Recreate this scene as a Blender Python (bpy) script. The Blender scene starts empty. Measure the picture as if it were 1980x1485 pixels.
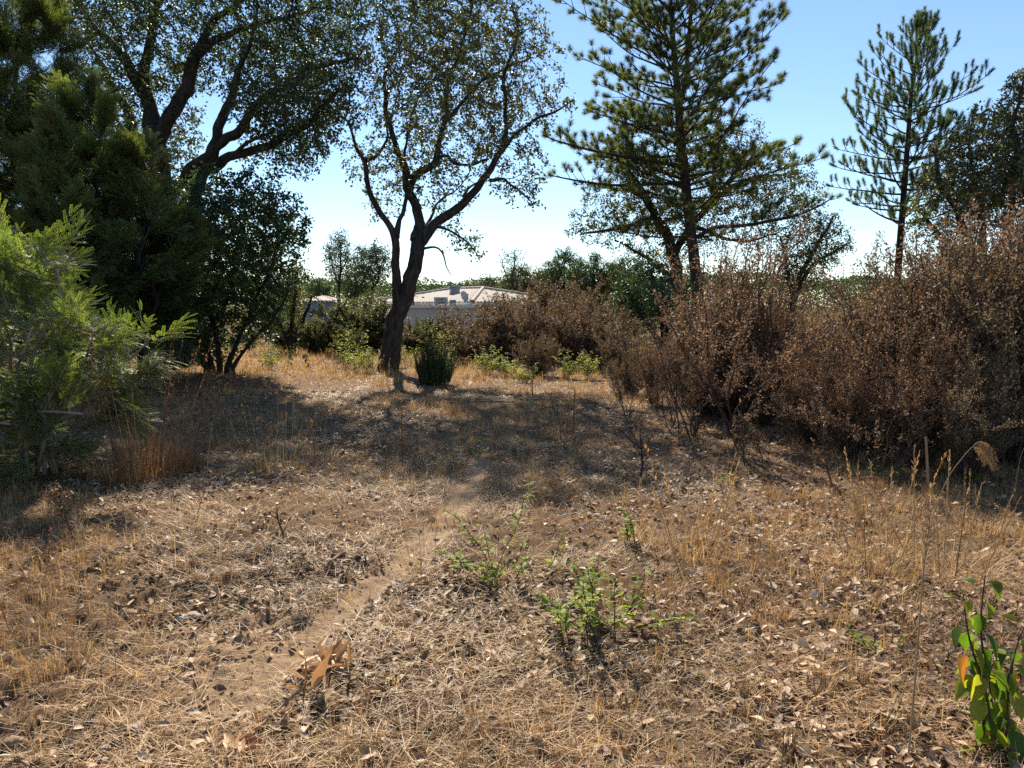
import bpy, math, random
import numpy as np
from math import radians as R, pi
from mathutils import Vector

S = bpy.context.scene
C = S.collection
rng = np.random.default_rng(11)
random.seed(5)

# ------------------------------------------------------------ camera
F_PX, PITCH, EYE = 1450.0, R(6.0), 1.6
cam_d = bpy.data.cameras.new('camera')
cam_d.sensor_width = 36.0
cam_d.lens = F_PX / 1980 * 36
cam_d.clip_start, cam_d.clip_end = 0.05, 3000
cam = bpy.data.objects.new('camera', cam_d)
cam.location = (0, 0, EYE)
cam.rotation_euler = (R(90) - PITCH, 0, 0)
C.objects.link(cam)
S.camera = cam

# ------------------------------------------------------------ light
SUN_EL, SUN_AZ = R(39), R(-9)          # azimuth from +Y towards +X
w = bpy.data.worlds.new('World')
S.world = w
w.use_nodes = True
nt = w.node_tree
nt.nodes.clear()
sky = nt.nodes.new('ShaderNodeTexSky')
sky.sky_type = 'NISHITA'
sky.sun_disc = False
sky.sun_elevation = SUN_EL
sky.sun_rotation = SUN_AZ
sky.altitude = 0
sky.air_density = 1.0
sky.dust_density = 0.0
sky.ozone_density = 3.5
bg = nt.nodes.new('ShaderNodeBackground')
bg.inputs['Strength'].default_value = 0.085
wo = nt.nodes.new('ShaderNodeOutputWorld')
nt.links.new(sky.outputs[0], bg.inputs[0])
nt.links.new(bg.outputs[0], wo.inputs[0])
sun_d = bpy.data.lights.new('sun', 'SUN')
sun_d.energy = 5.0
sun_d.angle = R(0.55)
sun_d.color = (1.0, 0.89, 0.72)
sun = bpy.data.objects.new('sun', sun_d)
sd = Vector((math.sin(SUN_AZ) * math.cos(SUN_EL), math.cos(SUN_AZ) * math.cos(SUN_EL), math.sin(SUN_EL)))
sun.rotation_euler = sd.to_track_quat('Z', 'Y').to_euler()
sun.location = (-8, 40, 40)
C.objects.link(sun)
S.view_settings.view_transform = 'Standard'
S.view_settings.look = 'None'
S.view_settings.gamma = 1
S.view_settings.use_curve_mapping = False
S.view_settings.exposure = 1.0
S.cycles.max_bounces = 6
S.cycles.diffuse_bounces = 3
S.cycles.glossy_bounces = 2
S.cycles.transmission_bounces = 4
S.cycles.volume_bounces = 0
S.cycles.use_denoising = False

# ------------------------------------------------------------ numeric helpers
def nrm(a):
    return a / np.maximum(np.linalg.norm(a, axis=-1, keepdims=True), 1e-9)

def _hash(i, j, k, seed):
    h = (i * 374761393 + j * 668265263 + k * 2147483647 + seed * 144665) & 0xFFFFFFFF
    h = ((h ^ (h >> 13)) * 1274126177) & 0xFFFFFFFF
    h = h ^ (h >> 16)
    return (h & 0xFFFFFF) / float(0xFFFFFF)

def vnoise(P, seed=0):
    P = np.asarray(P, float)
    f = np.floor(P)
    I = f.astype(np.int64)
    t = P - f
    t = t * t * (3 - 2 * t)
    out = 0
    for a in (0, 1):
        for b in (0, 1):
            for c in (0, 1):
                wgt = (t[..., 0] if a else 1 - t[..., 0]) * (t[..., 1] if b else 1 - t[..., 1]) * (t[..., 2] if c else 1 - t[..., 2])
                out = out + wgt * _hash(I[..., 0] + a, I[..., 1] + b, I[..., 2] + c, seed)
    return out

def fbm(P, octs=3, seed=0):
    P = np.asarray(P, float)
    s, amp, tot = 0, 1.0, 0
    for o in range(octs):
        s = s + amp * vnoise(P * 2 ** o + 17.3 * o, seed + o)
        tot += amp
        amp *= .5
    return s / tot

def sstep(a, b, x):
    t = np.clip((x - a) / (b - a), 0, 1)
    return t * t * (3 - 2 * t)

def n2(x, y, f, octs, seed):
    return fbm(np.stack([x * f, y * f, np.zeros_like(x) + seed * 3.1], -1), octs, seed) - .5

def path(x, y):
    path_x = -0.55 + 0.115 * (y - 5.5) - .28 * sstep(4.6, 2.2, y) + .10 * np.sin(y * 1.3)
    return np.exp(-((x - path_x) / (.16 + .05 * sstep(5, 2.2, y) + .1 * n2(x, y, 2.1, 2, 33))) ** 2) * sstep(11, 7, y) * (.35 + .65 * sstep(2.3, 3.6, y))

def bare(x, y):
    """1 on the trodden strip and the dug patch, 0 in the litter"""
    p = path(x, y)
    q = np.exp(-(((x + 1.25) / .95) ** 2 + ((y - 3.3) / 1.0) ** 2))
    v = np.maximum(.86 * p, .5 * q) + 0.62 * n2(x, y, 1.6, 3, 31)
    return sstep(.3, .75, v)

def gz(x, y):
    x = np.asarray(x, float)
    y = np.asarray(y, float)
    r = np.hypot(x, y)
    z = -1.0 * sstep(24, 48, y) + 0.16 * n2(x, y, .33, 2, 3) * sstep(1, 5, r)
    near = sstep(40, 14, r)
    z = z + near * (0.07 * n2(x, y, 1.7, 3, 5) + .035 * n2(x, y, 7., 3, 6))
    clod = np.exp(-(((x + 1.75) / .8) ** 2 + ((y - 4.35) / .75) ** 2)) + .55 * np.exp(-(((x + 1.9) / .7) ** 2 + ((y - 2.7) / .5) ** 2))
    rough = (.7 + 1.6 * clod) * (1 - .5 * path(x, y))
    z = z + sstep(14, 7, r) * (rough * .075 * n2(x, y, 11., 2, 8) + .045 * (1 - .65 * path(x, y)) * n2(x, y, 26., 2, 9))
    z = z - .02 * bare(x, y) * near
    return z

def g1(x, y):
    return float(gz(np.array([x]), np.array([y]))[0])

def P(px, py, Y):
    """world point seen at photo pixel (px, py) when it stands Y metres ahead"""
    px, py, Y = np.broadcast_arrays(np.asarray(px, float), np.asarray(py, float), np.asarray(Y, float))
    u = (px - 990) / F_PX
    v = (742.5 - py) / F_PX
    c, s = math.cos(PITCH), math.sin(PITCH)
    dy = c + v * s
    dz = -s + v * c
    t = Y / dy
    return np.stack([u * t, Y, EYE + dz * t], -1)

def G(px, py):
    """ground point under photo pixel"""
    d = P(px, py, 1.0) - np.array([0, 0, EYE])
    t = -EYE / d[2]
    for _ in range(4):
        t = (g1(d[0] * t, d[1] * t) - EYE) / d[2]
    return np.array([d[0] * t, d[1] * t, EYE + d[2] * t])

def px_m(Y):
    return Y / F_PX / math.cos(PITCH)

# ------------------------------------------------------------ mesh helpers
class MB:
    def __init__(self):
        self.v, self.f, self.n = [], [], 0
    def add(self, V, faces, mi=0):
        V = np.asarray(V, float).reshape(-1, 3)
        for fa in (faces if isinstance(faces, list) else [faces]):
            self.f.append((np.asarray(fa, np.int64) + self.n, mi))
        self.v.append(V)
        self.n += len(V)
        return self
    def mesh(self, name, mats, off=(0, 0, 0), flat=False):
        V = np.concatenate(self.v) - np.asarray(off)
        me = bpy.data.meshes.new(name)
        me.vertices.add(len(V))
        me.vertices.foreach_set('co', V.astype(np.float32).ravel())
        tot = np.concatenate([np.full(len(f), f.shape[1]) for f, _ in self.f])
        idx = np.concatenate([f.ravel() for f, _ in self.f])
        mi = np.concatenate([np.full(len(f), m) for f, m in self.f])
        me.loops.add(len(idx))
        me.loops.foreach_set('vertex_index', idx.astype(np.int32))
        me.polygons.add(len(tot))
        st = np.concatenate([[0], np.cumsum(tot)[:-1]])
        me.polygons.foreach_set('loop_start', st.astype(np.int32))
        for m in mats:
            me.materials.append(m)
        if len(mats) > 1:
            me.polygons.foreach_set('material_index', mi.astype(np.int32))
        me.update(calc_edges=True)
        if flat:
            me.polygons.foreach_set('use_smooth', np.zeros(len(tot), bool))
        return me

def prop(o, label, cat, group=None, kind=None):
    if label: o['label'] = label
    if cat: o['category'] = cat
    if group: o['group'] = group
    if kind: o['kind'] = kind
    return o

def thing(name, label, cat, loc, group=None):
    o = bpy.data.objects.new(name, None)
    C.objects.link(o)
    o.location = [float(a) for a in loc]
    o.empty_display_size = .2
    return prop(o, label, cat, group)

def part(name, mb, mats, parent, label=None, flat=False, local=False):
    mats = mats if isinstance(mats, list) else [mats]
    off = (0, 0, 0)
    if parent is not None and not local:
        q, off = parent, np.zeros(3)
        while q is not None:
            off = off + np.array(q.location)
            q = q.parent
    o = bpy.data.objects.new(name, mb.mesh(name, mats, off, flat))
    C.objects.link(o)
    o.parent = parent
    if label: o['label'] = label
    return o

def dup(root, loc, rotz, scale, label, group=None):
    r = root.copy()
    C.objects.link(r)
    r.location = [float(a) for a in loc]
    r.rotation_euler = (0, 0, rotz)
    r.scale = scale if hasattr(scale, '__len__') else (scale,) * 3
    r['label'] = label
    if group: r['group'] = group
    for ch in list(root.children):
        c = ch.copy()
        C.objects.link(c)
        c.parent = r
        for gch in ch.children:
            d = gch.copy()
            C.objects.link(d)
            d.parent = c
    return r

def put(root, loc, rotz, scale):
    root.location = [float(a) for a in loc]
    root.rotation_euler = (0, 0, rotz)
    root.scale = scale if hasattr(scale, '__len__') else (scale,) * 3
    return root

def rand_dirs(n):
    return nrm(rng.normal(size=(n, 3)))

def perp(D, hint=None):
    h = rand_dirs(len(D)) if hint is None else np.broadcast_to(hint, D.shape)
    return nrm(np.cross(D, h) + 1e-6)

def diamonds(mb, B, D, N, L, W, fold=.18, mi=0):
    """leaves: four points, folded along the midrib"""
    n = len(B)
    L = np.broadcast_to(L, n)[:, None]
    W = np.broadcast_to(W, n)[:, None]
    side = nrm(np.cross(D, N))
    m = B + D * L * .45 + N * W * fold
    V = np.stack([B, m + side * W * .5, B + D * L, m - side * W * .5], 1)
    i = np.arange(n)[:, None] * 4
    mb.add(V, np.concatenate([i + np.array([0, 1, 2]), i + np.array([0, 2, 3])]), mi)

PROF = {'oval': [(0, .12), (.28, .85), (.6, .95), (1, .04)], 'lobed': [(0, .1), (.16, .6), (.27, .42), (.42, .95), (.54, .58), (.7, .9), (.82, .5), (1, .06)],
        'ovate': [(0, .1), (.1, .7), (.3, 1.), (.55, .82), (.8, .38), (1, .02)]}

def leafs(mb, B, D, N, L, W, curl=.2, fold=.2, prof='oval', mi=0):
    """leaves with a real outline, folded along the midrib and curled lengthwise"""
    n = len(B)
    pr = PROF[prof]
    k = len(pr)
    L = np.broadcast_to(L, n)[:, None]
    W = np.broadcast_to(W, n)[:, None]
    cu = np.broadcast_to(curl, n)[:, None]
    side = nrm(np.cross(D, N))
    rows = []
    for t, wd in pr:
        c = B + D * L * (t - .25 * abs(t * t * t) * np.abs(cu)) - N * L * cu * t * t
        e = N * W * wd * fold
        rows += [c - side * W * .5 * wd + e, c, c + side * W * .5 * wd + e]
    V = np.stack(rows, 1)
    i = np.arange(n)[:, None] * (3 * k)
    fs = []
    for a in range(k - 1):
        for s in (0, 1):
            q = a * 3 + s
            fs.append(i + np.array([q, q + 1, q + 4, q + 3]))
    mb.add(V, np.concatenate(fs), mi)

def strips(mb, B, A, lean, L, W, bend, mi=0):
    """grass blades: base, middle, tip.  A heading, lean from vertical at base, bend added at tip"""
    n = len(B)
    h = np.stack([np.cos(A), np.sin(A), np.zeros(n)], -1)
    s = np.stack([-np.sin(A), np.cos(A), np.zeros(n)], -1)
    up = np.array([0, 0, 1.])
    L = np.broadcast_to(L, n)[:, None]
    W = np.broadcast_to(W, n)[:, None]
    l0 = lean[:, None]
    l1 = np.minimum((lean + bend), 2.0)[:, None]
    M = B + (h * np.sin(l0) + up * np.cos(l0)) * L * .5
    T = M + (h * np.sin(l1) + up * np.cos(l1)) * L * .5
    V = np.stack([B - s * W * .5, B + s * W * .5, M + s * W * .4, M - s * W * .4, T], 1)
    i = np.arange(n)[:, None] * 5
    mb.add(V, [i + np.array([0, 1, 2, 3]), i + np.array([3, 2, 4])], mi)

def segs(mb, A, B, ra, rb, sides=4, mi=0):
    """many thin tapered branch pieces at once"""
    n = len(A)
    if n == 0: return
    D = nrm(B - A)
    h = np.where(np.abs(D[:, 2:3]) < .9, np.array([[0, 0, 1.]]), np.array([[1., 0, 0]]))
    u = nrm(np.cross(D, h))
    v = np.cross(D, u)
    ra = np.broadcast_to(ra, n)[:, None]
    rb = np.broadcast_to(rb, n)[:, None]
    V = []
    for k in range(sides):
        a = 2 * pi * k / sides
        o = u * math.cos(a) + v * math.sin(a)
        V += [A + o * ra, B + o * rb]
    V = np.stack(V, 1)
    i = np.arange(n)[:, None] * (2 * sides)
    fs = [i + np.array([2 * k, 2 * ((k + 1) % sides), 2 * ((k + 1) % sides) + 1, 2 * k + 1]) for k in range(sides)]
    mb.add(V, np.concatenate(fs), mi)

def smooth_path(pts, rad, step):
    pts = np.asarray(pts, float)
    rad = np.asarray(rad, float)
    n = len(pts)
    out, ro = [], []
    for i in range(n - 1):
        p0, p1, p2, p3 = pts[max(i - 1, 0)], pts[i], pts[i + 1], pts[min(i + 2, n - 1)]
        k = max(1, int(round(np.linalg.norm(p2 - p1) / step)))
        for j in range(k):
            t = j / k
            out.append(.5 * ((2 * p1) + (-p0 + p2) * t + (2 * p0 - 5 * p1 + 4 * p2 - p3) * t * t + (-p0 + 3 * p1 - 3 * p2 + p3) * t ** 3))
            ro.append(rad[i] * (1 - t) + rad[i + 1] * t)
    out.append(pts[-1])
    ro.append(rad[-1])
    return np.array(out), np.array(ro)

def tube(mb, pts, rad, sides=10, rough=0., mi=0, cap=True, fr=6.):
    pts = np.asarray(pts, float)
    rad = np.asarray(rad, float)
    k = len(pts)
    T = nrm(np.gradient(pts, axis=0))
    u = np.cross(T[0], [0, 1, .01])
    u = u / (np.linalg.norm(u) + 1e-9)
    rows = []
    for i in range(k):
        u = u - T[i] * np.dot(u, T[i])
        u = u / (np.linalg.norm(u) + 1e-9)
        v = np.cross(T[i], u)
        a = np.arange(sides) * 2 * pi / sides
        rows.append(pts[i] + rad[i] * (np.cos(a)[:, None] * u + np.sin(a)[:, None] * v))
    V = np.array(rows)
    if rough:
        c = pts[:, None, :]
        d = V - c
        q = V * np.array([fr, fr, fr * .35])
        h = np.abs(fbm(q, 3, 77) - .5) * 2
        V = c + d * (1 + rough * (h[..., None] - .35))
    i = np.arange(k - 1)[:, None] * sides
    j = np.arange(sides)[None]
    jn = (j + 1) % sides
    q = np.stack([i + j, i + jn, i + sides + jn, i + sides + j], -1).reshape(-1, 4)
    V = V.reshape(-1, 3)
    fl = [q]
    if cap:
        V = np.concatenate([V, [pts[-1] + T[-1] * rad[-1] * .5]])
        b = (k - 1) * sides
        fl.append(np.stack([b + j[0], b + jn[0], np.full(sides, k * sides)], -1))
    mb.add(V, fl, mi)

def box(mb, c, sx, sy, sz, rz=0., mi=0):
    x, y, z = sx / 2, sy / 2, sz / 2
    V = np.array([[-x, -y, -z], [x, -y, -z], [x, y, -z], [-x, y, -z], [-x, -y, z], [x, -y, z], [x, y, z], [-x, y, z]])
    cr, sr = math.cos(rz), math.sin(rz)
    V = V @ np.array([[cr, sr, 0], [-sr, cr, 0], [0, 0, 1]]) + np.asarray(c)
    mb.add(V, np.array([[0, 3, 2, 1], [4, 5, 6, 7], [0, 1, 5, 4], [1, 2, 6, 5], [2, 3, 7, 6], [3, 0, 4, 7]]), mi)

# ------------------------------------------------------------ materials
def mat_new(name):
    m = bpy.data.materials.new(name)
    m.use_nodes = True
    t = m.node_tree
    t.nodes.clear()
    o = t.nodes.new('ShaderNodeOutputMaterial')
    return m, t, o

def ramp(t, cols, fac):
    r = t.nodes.new('ShaderNodeValToRGB')
    e = r.color_ramp.elements
    while len(e) < len(cols): e.new(.5)
    for i, c in enumerate(cols):
        e[i].position = i / max(1, len(cols) - 1)
        e[i].color = (*c, 1)
    t.links.new(fac, r.inputs[0])
    return r.outputs[0]

def leaf_mat(name, cols, trans=.25, rough=.5, spec=.35, clump=.35, scale=1.2, tcol=None, objrand=False):
    m, t, o = mat_new(name)
    g = t.nodes.new('ShaderNodeNewGeometry')
    col = ramp(t, cols, t.nodes.new('ShaderNodeObjectInfo').outputs['Random'] if objrand else g.outputs['Random Per Island'])
    tc = t.nodes.new('ShaderNodeTexCoord')
    nz = t.nodes.new('ShaderNodeTexNoise')
    nz.inputs['Scale'].default_value = scale
    nz.inputs['Detail'].default_value = 2
    t.links.new(tc.outputs['Object'], nz.inputs['Vector'])
    mr = t.nodes.new('ShaderNodeMapRange')
    mr.inputs[1].default_value, mr.inputs[2].default_value = .3, .7
    mr.inputs[3].default_value, mr.inputs[4].default_value = 1 - clump, 1 + clump
    t.links.new(nz.outputs['Fac'], mr.inputs[0])
    hs = t.nodes.new('ShaderNodeHueSaturation')
    t.links.new(mr.outputs[0], hs.inputs['Value'])
    t.links.new(col, hs.inputs['Color'])
    b = t.nodes.new('ShaderNodeBsdfPrincipled')
    b.inputs['Roughness'].default_value = rough
    b.inputs['Specular IOR Level'].default_value = spec
    t.links.new(hs.outputs[0], b.inputs['Base Color'])
    if trans > 0:
        tr = t.nodes.new('ShaderNodeBsdfTranslucent')
        mx = t.nodes.new('ShaderNodeMixShader')
        mx.inputs[0].default_value = trans
        mu = t.nodes.new('ShaderNodeMix')
        mu.data_type = 'RGBA'
        mu.blend_type = 'MULTIPLY'
        mu.inputs[0].default_value = 1
        mu.inputs[7].default_value = (*(tcol or (1.6, 1.7, .7)), 1)
        t.links.new(hs.outputs[0], mu.inputs[6])
        t.links.new(mu.outputs[2], tr.inputs['Color'])
        t.links.new(b.outputs[0], mx.inputs[1])
        t.links.new(tr.outputs[0], mx.inputs[2])
        t.links.new(mx.outputs[0], o.inputs['Surface'])
    else:
        t.links.new(b.outputs[0], o.inputs['Surface'])
    return m

def bark_mat(name, cols, scale=9., bump=.6, stretch=.3, rough=.9, dist=.03):
    m, t, o = mat_new(name)
    tc = t.nodes.new('ShaderNodeTexCoord')
    mp = t.nodes.new('ShaderNodeMapping')
    mp.inputs['Scale'].default_value = (1, 1, stretch)
    t.links.new(tc.outputs['Object'], mp.inputs[0])
    nz = t.nodes.new('ShaderNodeTexNoise')
    nz.inputs['Scale'].default_value = scale
    nz.inputs['Detail'].default_value = 6
    nz.inputs['Roughness'].default_value = .65
    nz.inputs['Distortion'].default_value = .6
    vo = t.nodes.new('ShaderNodeTexVoronoi')
    vo.inputs['Scale'].default_value = scale * 1.4
    t.links.new(mp.outputs[0], nz.inputs['Vector'])
    t.links.new(mp.outputs[0], vo.inputs['Vector'])
    mu = t.nodes.new('ShaderNodeMath')
    mu.operation = 'MULTIPLY_ADD'
    mu.inputs[1].default_value = .5
    t.links.new(vo.outputs['Distance'], mu.inputs[0])
    t.links.new(nz.outputs['Fac'], mu.inputs[2])
    sb = t.nodes.new('ShaderNodeMath')
    sb.operation = 'SUBTRACT'
    sb.inputs[1].default_value = .2
    t.links.new(mu.outputs[0], sb.inputs[0])
    b = t.nodes.new('ShaderNodeBsdfPrincipled')
    b.inputs['Roughness'].default_value = rough
    b.inputs['Specular IOR Level'].default_value = .2
    t.links.new(ramp(t, cols, sb.outputs[0]), b.inputs['Base Color'])
    bp = t.nodes.new('ShaderNodeBump')
    bp.inputs['Strength'].default_value = bump
    bp.inputs['Distance'].default_value = dist
    t.links.new(sb.outputs[0], bp.inputs['Height'])
    t.links.new(bp.outputs[0], b.inputs['Normal'])
    t.links.new(b.outputs[0], o.inputs['Surface'])
    return m

def plain_mat(name, cols, rough=.7, scale=6., spec=.3, bump=.1, metal=0.):
    m, t, o = mat_new(name)
    tc = t.nodes.new('ShaderNodeTexCoord')
    nz = t.nodes.new('ShaderNodeTexNoise')
    nz.inputs['Scale'].default_value = scale
    nz.inputs['Detail'].default_value = 5
    t.links.new(tc.outputs['Object'], nz.inputs['Vector'])
    b = t.nodes.new('ShaderNodeBsdfPrincipled')
    b.inputs['Roughness'].default_value = rough
    b.inputs['Specular IOR Level'].default_value = spec
    b.inputs['Metallic'].default_value = metal
    t.links.new(ramp(t, cols, nz.outputs['Fac']), b.inputs['Base Color'])
    if bump:
        bp = t.nodes.new('ShaderNodeBump')
        bp.inputs['Strength'].default_value = bump
        bp.inputs['Distance'].default_value = .02
        t.links.new(nz.outputs['Fac'], bp.inputs['Height'])
        t.links.new(bp.outputs[0], b.inputs['Normal'])
    t.links.new(b.outputs[0], o.inputs['Surface'])
    return m

OAK = leaf_mat('oak_leaf', [(.040, .055, .018), (.060, .075, .026), (.085, .092, .036), (.10, .095, .042)], .3, .45, .45, .3, .9)
OAK_DARK = leaf_mat('dark_oak_leaf', [(.042, .062, .026), (.060, .080, .034), (.082, .098, .044)], .35, .45, .4, .35, .8)
OAK_GREY = leaf_mat('grey_green_oak_leaf', [(.055, .072, .030), (.080, .095, .040), (.11, .115, .055), (.13, .10, .055)], .33, .45, .4, .3, .9)
OAK_DRY = leaf_mat('dry_oak_leaf', [(.055, .068, .028), (.080, .085, .036), (.115, .105, .05), (.12, .09, .05)], .3, .5, .4, .3, .9)
EVERGREEN = leaf_mat('evergreen_leaf', [(.030, .056, .032), (.046, .076, .036), (.068, .10, .044)], .33, .45, .4, .4, 1.0)
PINE = leaf_mat('pine_needle', [(.078, .102, .046), (.11, .132, .056), (.15, .162, .068)], .45, .45, .4, .3, .8)
PINE_BLUE = leaf_mat('young_pine_needle', [(.055, .092, .050), (.082, .125, .062), (.115, .155, .075)], .38, .45, .4, .3, .8)
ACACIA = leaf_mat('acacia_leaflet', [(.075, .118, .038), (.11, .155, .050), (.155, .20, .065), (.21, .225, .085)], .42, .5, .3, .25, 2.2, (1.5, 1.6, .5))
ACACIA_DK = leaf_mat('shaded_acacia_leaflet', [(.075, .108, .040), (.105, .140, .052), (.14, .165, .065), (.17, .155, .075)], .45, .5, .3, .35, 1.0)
FAR_LEAF = leaf_mat('far_tree_leaf', [(.035, .050, .024), (.050, .066, .032), (.07, .08, .04)], .25, .6, .3, .35, .5)
FAR_GREEN = leaf_mat('far_green_leaf', [(.035, .060, .024), (.050, .080, .030), (.075, .098, .036)], .25, .6, .3, .35, .5)
DEAD = leaf_mat('dead_brown_leaf', [(.11, .070, .044), (.175, .112, .068), (.24, .16, .098), (.33, .235, .155), (.14, .10, .056)], .33, .6, .25, .4, 1.6, (1.25, 1., .8))
DEAD_OLIVE = leaf_mat('olive_brown_dead_leaf', [(.11, .078, .050), (.165, .125, .075), (.15, .135, .07), (.25, .19, .125), (.12, .115, .058)], .33, .6, .25, .4, 1.6, (1.25, 1., .8))
DEAD_GREY = leaf_mat('dead_grey_leaf', [(.115, .080, .055), (.165, .118, .078), (.14, .115, .062), (.22, .165, .115)], .35, .6, .25, .3, 1.4, (1.3, 1.05, .8))
SHRUB_GREEN = leaf_mat('dull_green_shrub_leaf', [(.055, .072, .028), (.085, .098, .038), (.115, .11, .05), (.14, .11, .058)], .32, .55, .3, .35, 1.5)
HEATH = leaf_mat('heather_needle', [(.035, .065, .02), (.06, .095, .028), (.10, .13, .04)], .25, .5, .3, .2, 2.)
LIME = leaf_mat('yellow_green_leaf', [(.16, .22, .04), (.22, .28, .055), (.30, .32, .075), (.34, .31, .10)], .45, .6, .18, .2, 3., (1.35, 1.35, .45))
SEEDLING = leaf_mat('oak_seedling_leaf', [(.11, .165, .030), (.17, .235, .042), (.26, .31, .06), (.34, .34, .08)], .45, .6, .18, .2, 6., (1.4, 1.5, .4))
BROAD = leaf_mat('broad_sapling_leaf', [(.045, .10, .02), (.08, .145, .028), (.18, .23, .04), (.32, .32, .06)], .58, .5, .3, .3, 14., (1.6, 1.6, .35), True)
ORANGE = leaf_mat('turned_orange_leaf', [(.55, .20, .03), (.65, .30, .05)], .4, .45, .35, .1, 3., (1.2, 1., .6))
STRAW = leaf_mat('straw', [(.26, .155, .075), (.38, .245, .115), (.50, .345, .17), (.55, .41, .22), (.33, .185, .09), (.19, .115, .062)], .25, .55, .35, .45, 1.1, (1.15, 1., .8))
GOLD = leaf_mat('golden_straw', [(.47, .30, .115), (.58, .40, .17), (.66, .49, .24), (.46, .27, .12)], .35, .55, .3, .2, 1.3, (1.15, 1., .7))
RUST = leaf_mat('rusty_straw', [(.22, .11, .055), (.32, .17, .085), (.40, .24, .12), (.28, .14, .07)], .3, .6, .3, .25, 2., (1.2, 1., .7))
LITTER = leaf_mat('fallen_leaf', [(.12, .07, .042), (.18, .105, .06), (.26, .165, .095), (.36, .25, .155), (.46, .34, .225), (.60, .47, .34), (.24, .135, .07), (.16, .095, .055), (.11, .065, .04)], .15, .6, .25, .25, 1.2, (1.1, 1., .85))
BIGDRY = leaf_mat('large_dry_leaf', [(.50, .32, .16), (.62, .44, .25), (.42, .22, .09), (.68, .53, .34)], .25, .5, .4, .15, 8., (1.1, 1., .8))
CORK = bark_mat('cork_bark', [(.010, .008, .007), (.022, .018, .016), (.055, .046, .040), (.10, .085, .072)], 9, .9, .35)
TWIG = bark_mat('twig_bark', [(.02, .017, .015), (.048, .04, .034)], 14, .3, .4)
PINE_BARK = bark_mat('pine_bark', [(.018, .014, .012), (.045, .035, .029), (.085, .068, .055)], 10, .8, .3)
GREY_TWIG = bark_mat('grey_twig', [(.16, .13, .10), (.30, .26, .21)], 20, .3, .3)
RED_TWIG = bark_mat('reddish_twig', [(.045, .030, .026), (.095, .065, .052)], 20, .3, .3)
DRY_STEM = bark_mat('dry_stem', [(.24, .15, .085), (.40, .27, .16)], 30, .2, .2)
GREEN_STEM = bark_mat('green_stem', [(.10, .10, .04), (.17, .13, .06)], 30, .2, .2)
BERRY = plain_mat('red_seed_pod', [(.20, .035, .025), (.32, .06, .04)], .6)

# ------------------------------------------------------------ growth
def in_poly(x, y, poly):
    c = np.zeros(len(x), bool)
    n = len(poly)
    for i in range(n):
        x0, y0 = poly[i]
        x1, y1 = poly[(i + 1) % n]
        k = ((y0 > y) != (y1 > y)) & (x < (x1 - x0) * (y - y0) / (y1 - y0 + 1e-9) + x0)
        c ^= k
    return c

def edge_dist(x, y, poly):
    d = np.full(len(x), 1e9)
    n = len(poly)
    for i in range(n):
        a = np.array(poly[i], float)
        b = np.array(poly[(i + 1) % n], float)
        ab = b - a
        t = np.clip(((x - a[0]) * ab[0] + (y - a[1]) * ab[1]) / (ab @ ab + 1e-9), 0, 1)
        d = np.minimum(d, np.hypot(x - a[0] - t * ab[0], y - a[1] - t * ab[1]))
    return d

def crown_points(poly, Y, T, n, freq=.9, cut=.5, seed=0, round_=1.3):
    """points filling a crown: outline at its own distance, its own thickness, gaps between clumps"""
    poly = [(float(a), float(b)) for a, b in poly]
    xs = [p[0] for p in poly]
    ys = [p[1] for p in poly]
    out, got = [], 0
    for _ in range(60):
        m = n * 4
        x = rng.uniform(min(xs), max(xs), m)
        y = rng.uniform(min(ys), max(ys), m)
        k = in_poly(x, y, poly)
        x, y = x[k], y[k]
        e = edge_dist(x, y, poly) * px_m(Y)
        th = np.minimum(T, .15 + e * round_)
        p = P(x, y, np.full(len(x), Y))
        dy = rng.uniform(-1, 1, len(x)) * T
        k = np.abs(dy) < th
        p, dy = p[k], dy[k]
        p[:, 1] += dy
        if cut > 0:
            k = fbm(p * freq, 2, seed) > cut - .12 * rng.random(len(p))
            p = p[k]
        out.append(p)
        got += len(p)
        if got >= n: break
    p = np.concatenate(out)[:n]
    return p[p[:, 2] > .05]

def colonize(nodes, attr, step=.2, dk=.3, di=3., maxit=90, jit=.25, trop=(0, 0, .05)):
    pos = [np.asarray(nodes, float)]
    par = [np.full(len(nodes), -1)]
    N = len(nodes)
    A = np.asarray(attr, float)
    best = np.full(len(A), 1e9)
    idx = np.zeros(len(A), int)
    def upd(newp, base):
        for s in range(0, len(newp), 256):
            q = newp[s:s + 256]
            d = np.sqrt(((A[:, None, :] - q[None]) ** 2).sum(-1))
            j = d.argmin(1)
            dd = d[np.arange(len(A)), j]
            k = dd < best
            best[k] = dd[k]
            idx[k] = base + s + j[k]
    upd(pos[0], 0)
    trop = np.array(trop)
    for it in range(maxit):
        if len(A) == 0: break
        k = (best < di)
        if not k.any(): break
        allp = np.concatenate(pos) if len(pos) > 1 else pos[0]
        pos = [allp]
        acc = np.zeros((N, 3))
        np.add.at(acc, idx[k], nrm(A[k] - allp[idx[k]]))
        s = np.where(np.abs(acc).sum(1) > 0)[0]
        d = nrm(nrm(acc[s]) + rng.normal(size=(len(s), 3)) * jit + trop)
        newp = allp[s] + d * step
        pos.append(newp)
        par.append(s)
        upd(newp, N)
        N += len(newp)
        keep = best > dk
        A, best, idx = A[keep], best[keep], idx[keep]
    return np.concatenate(pos), np.concatenate(par)

def pipe(par, n0, tip=.005, p=2.3, cap=.06):
    n = len(par)
    a = np.zeros(n)
    ch = np.zeros(n, int)
    np.add.at(ch, par[n0:], 1)
    a[ch == 0] = tip ** p
    for i in range(n - 1, n0 - 1, -1):
        if par[i] >= n0 - 0:
            a[par[i]] += a[i]
    return np.minimum(a ** (1 / p), cap), ch

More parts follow.
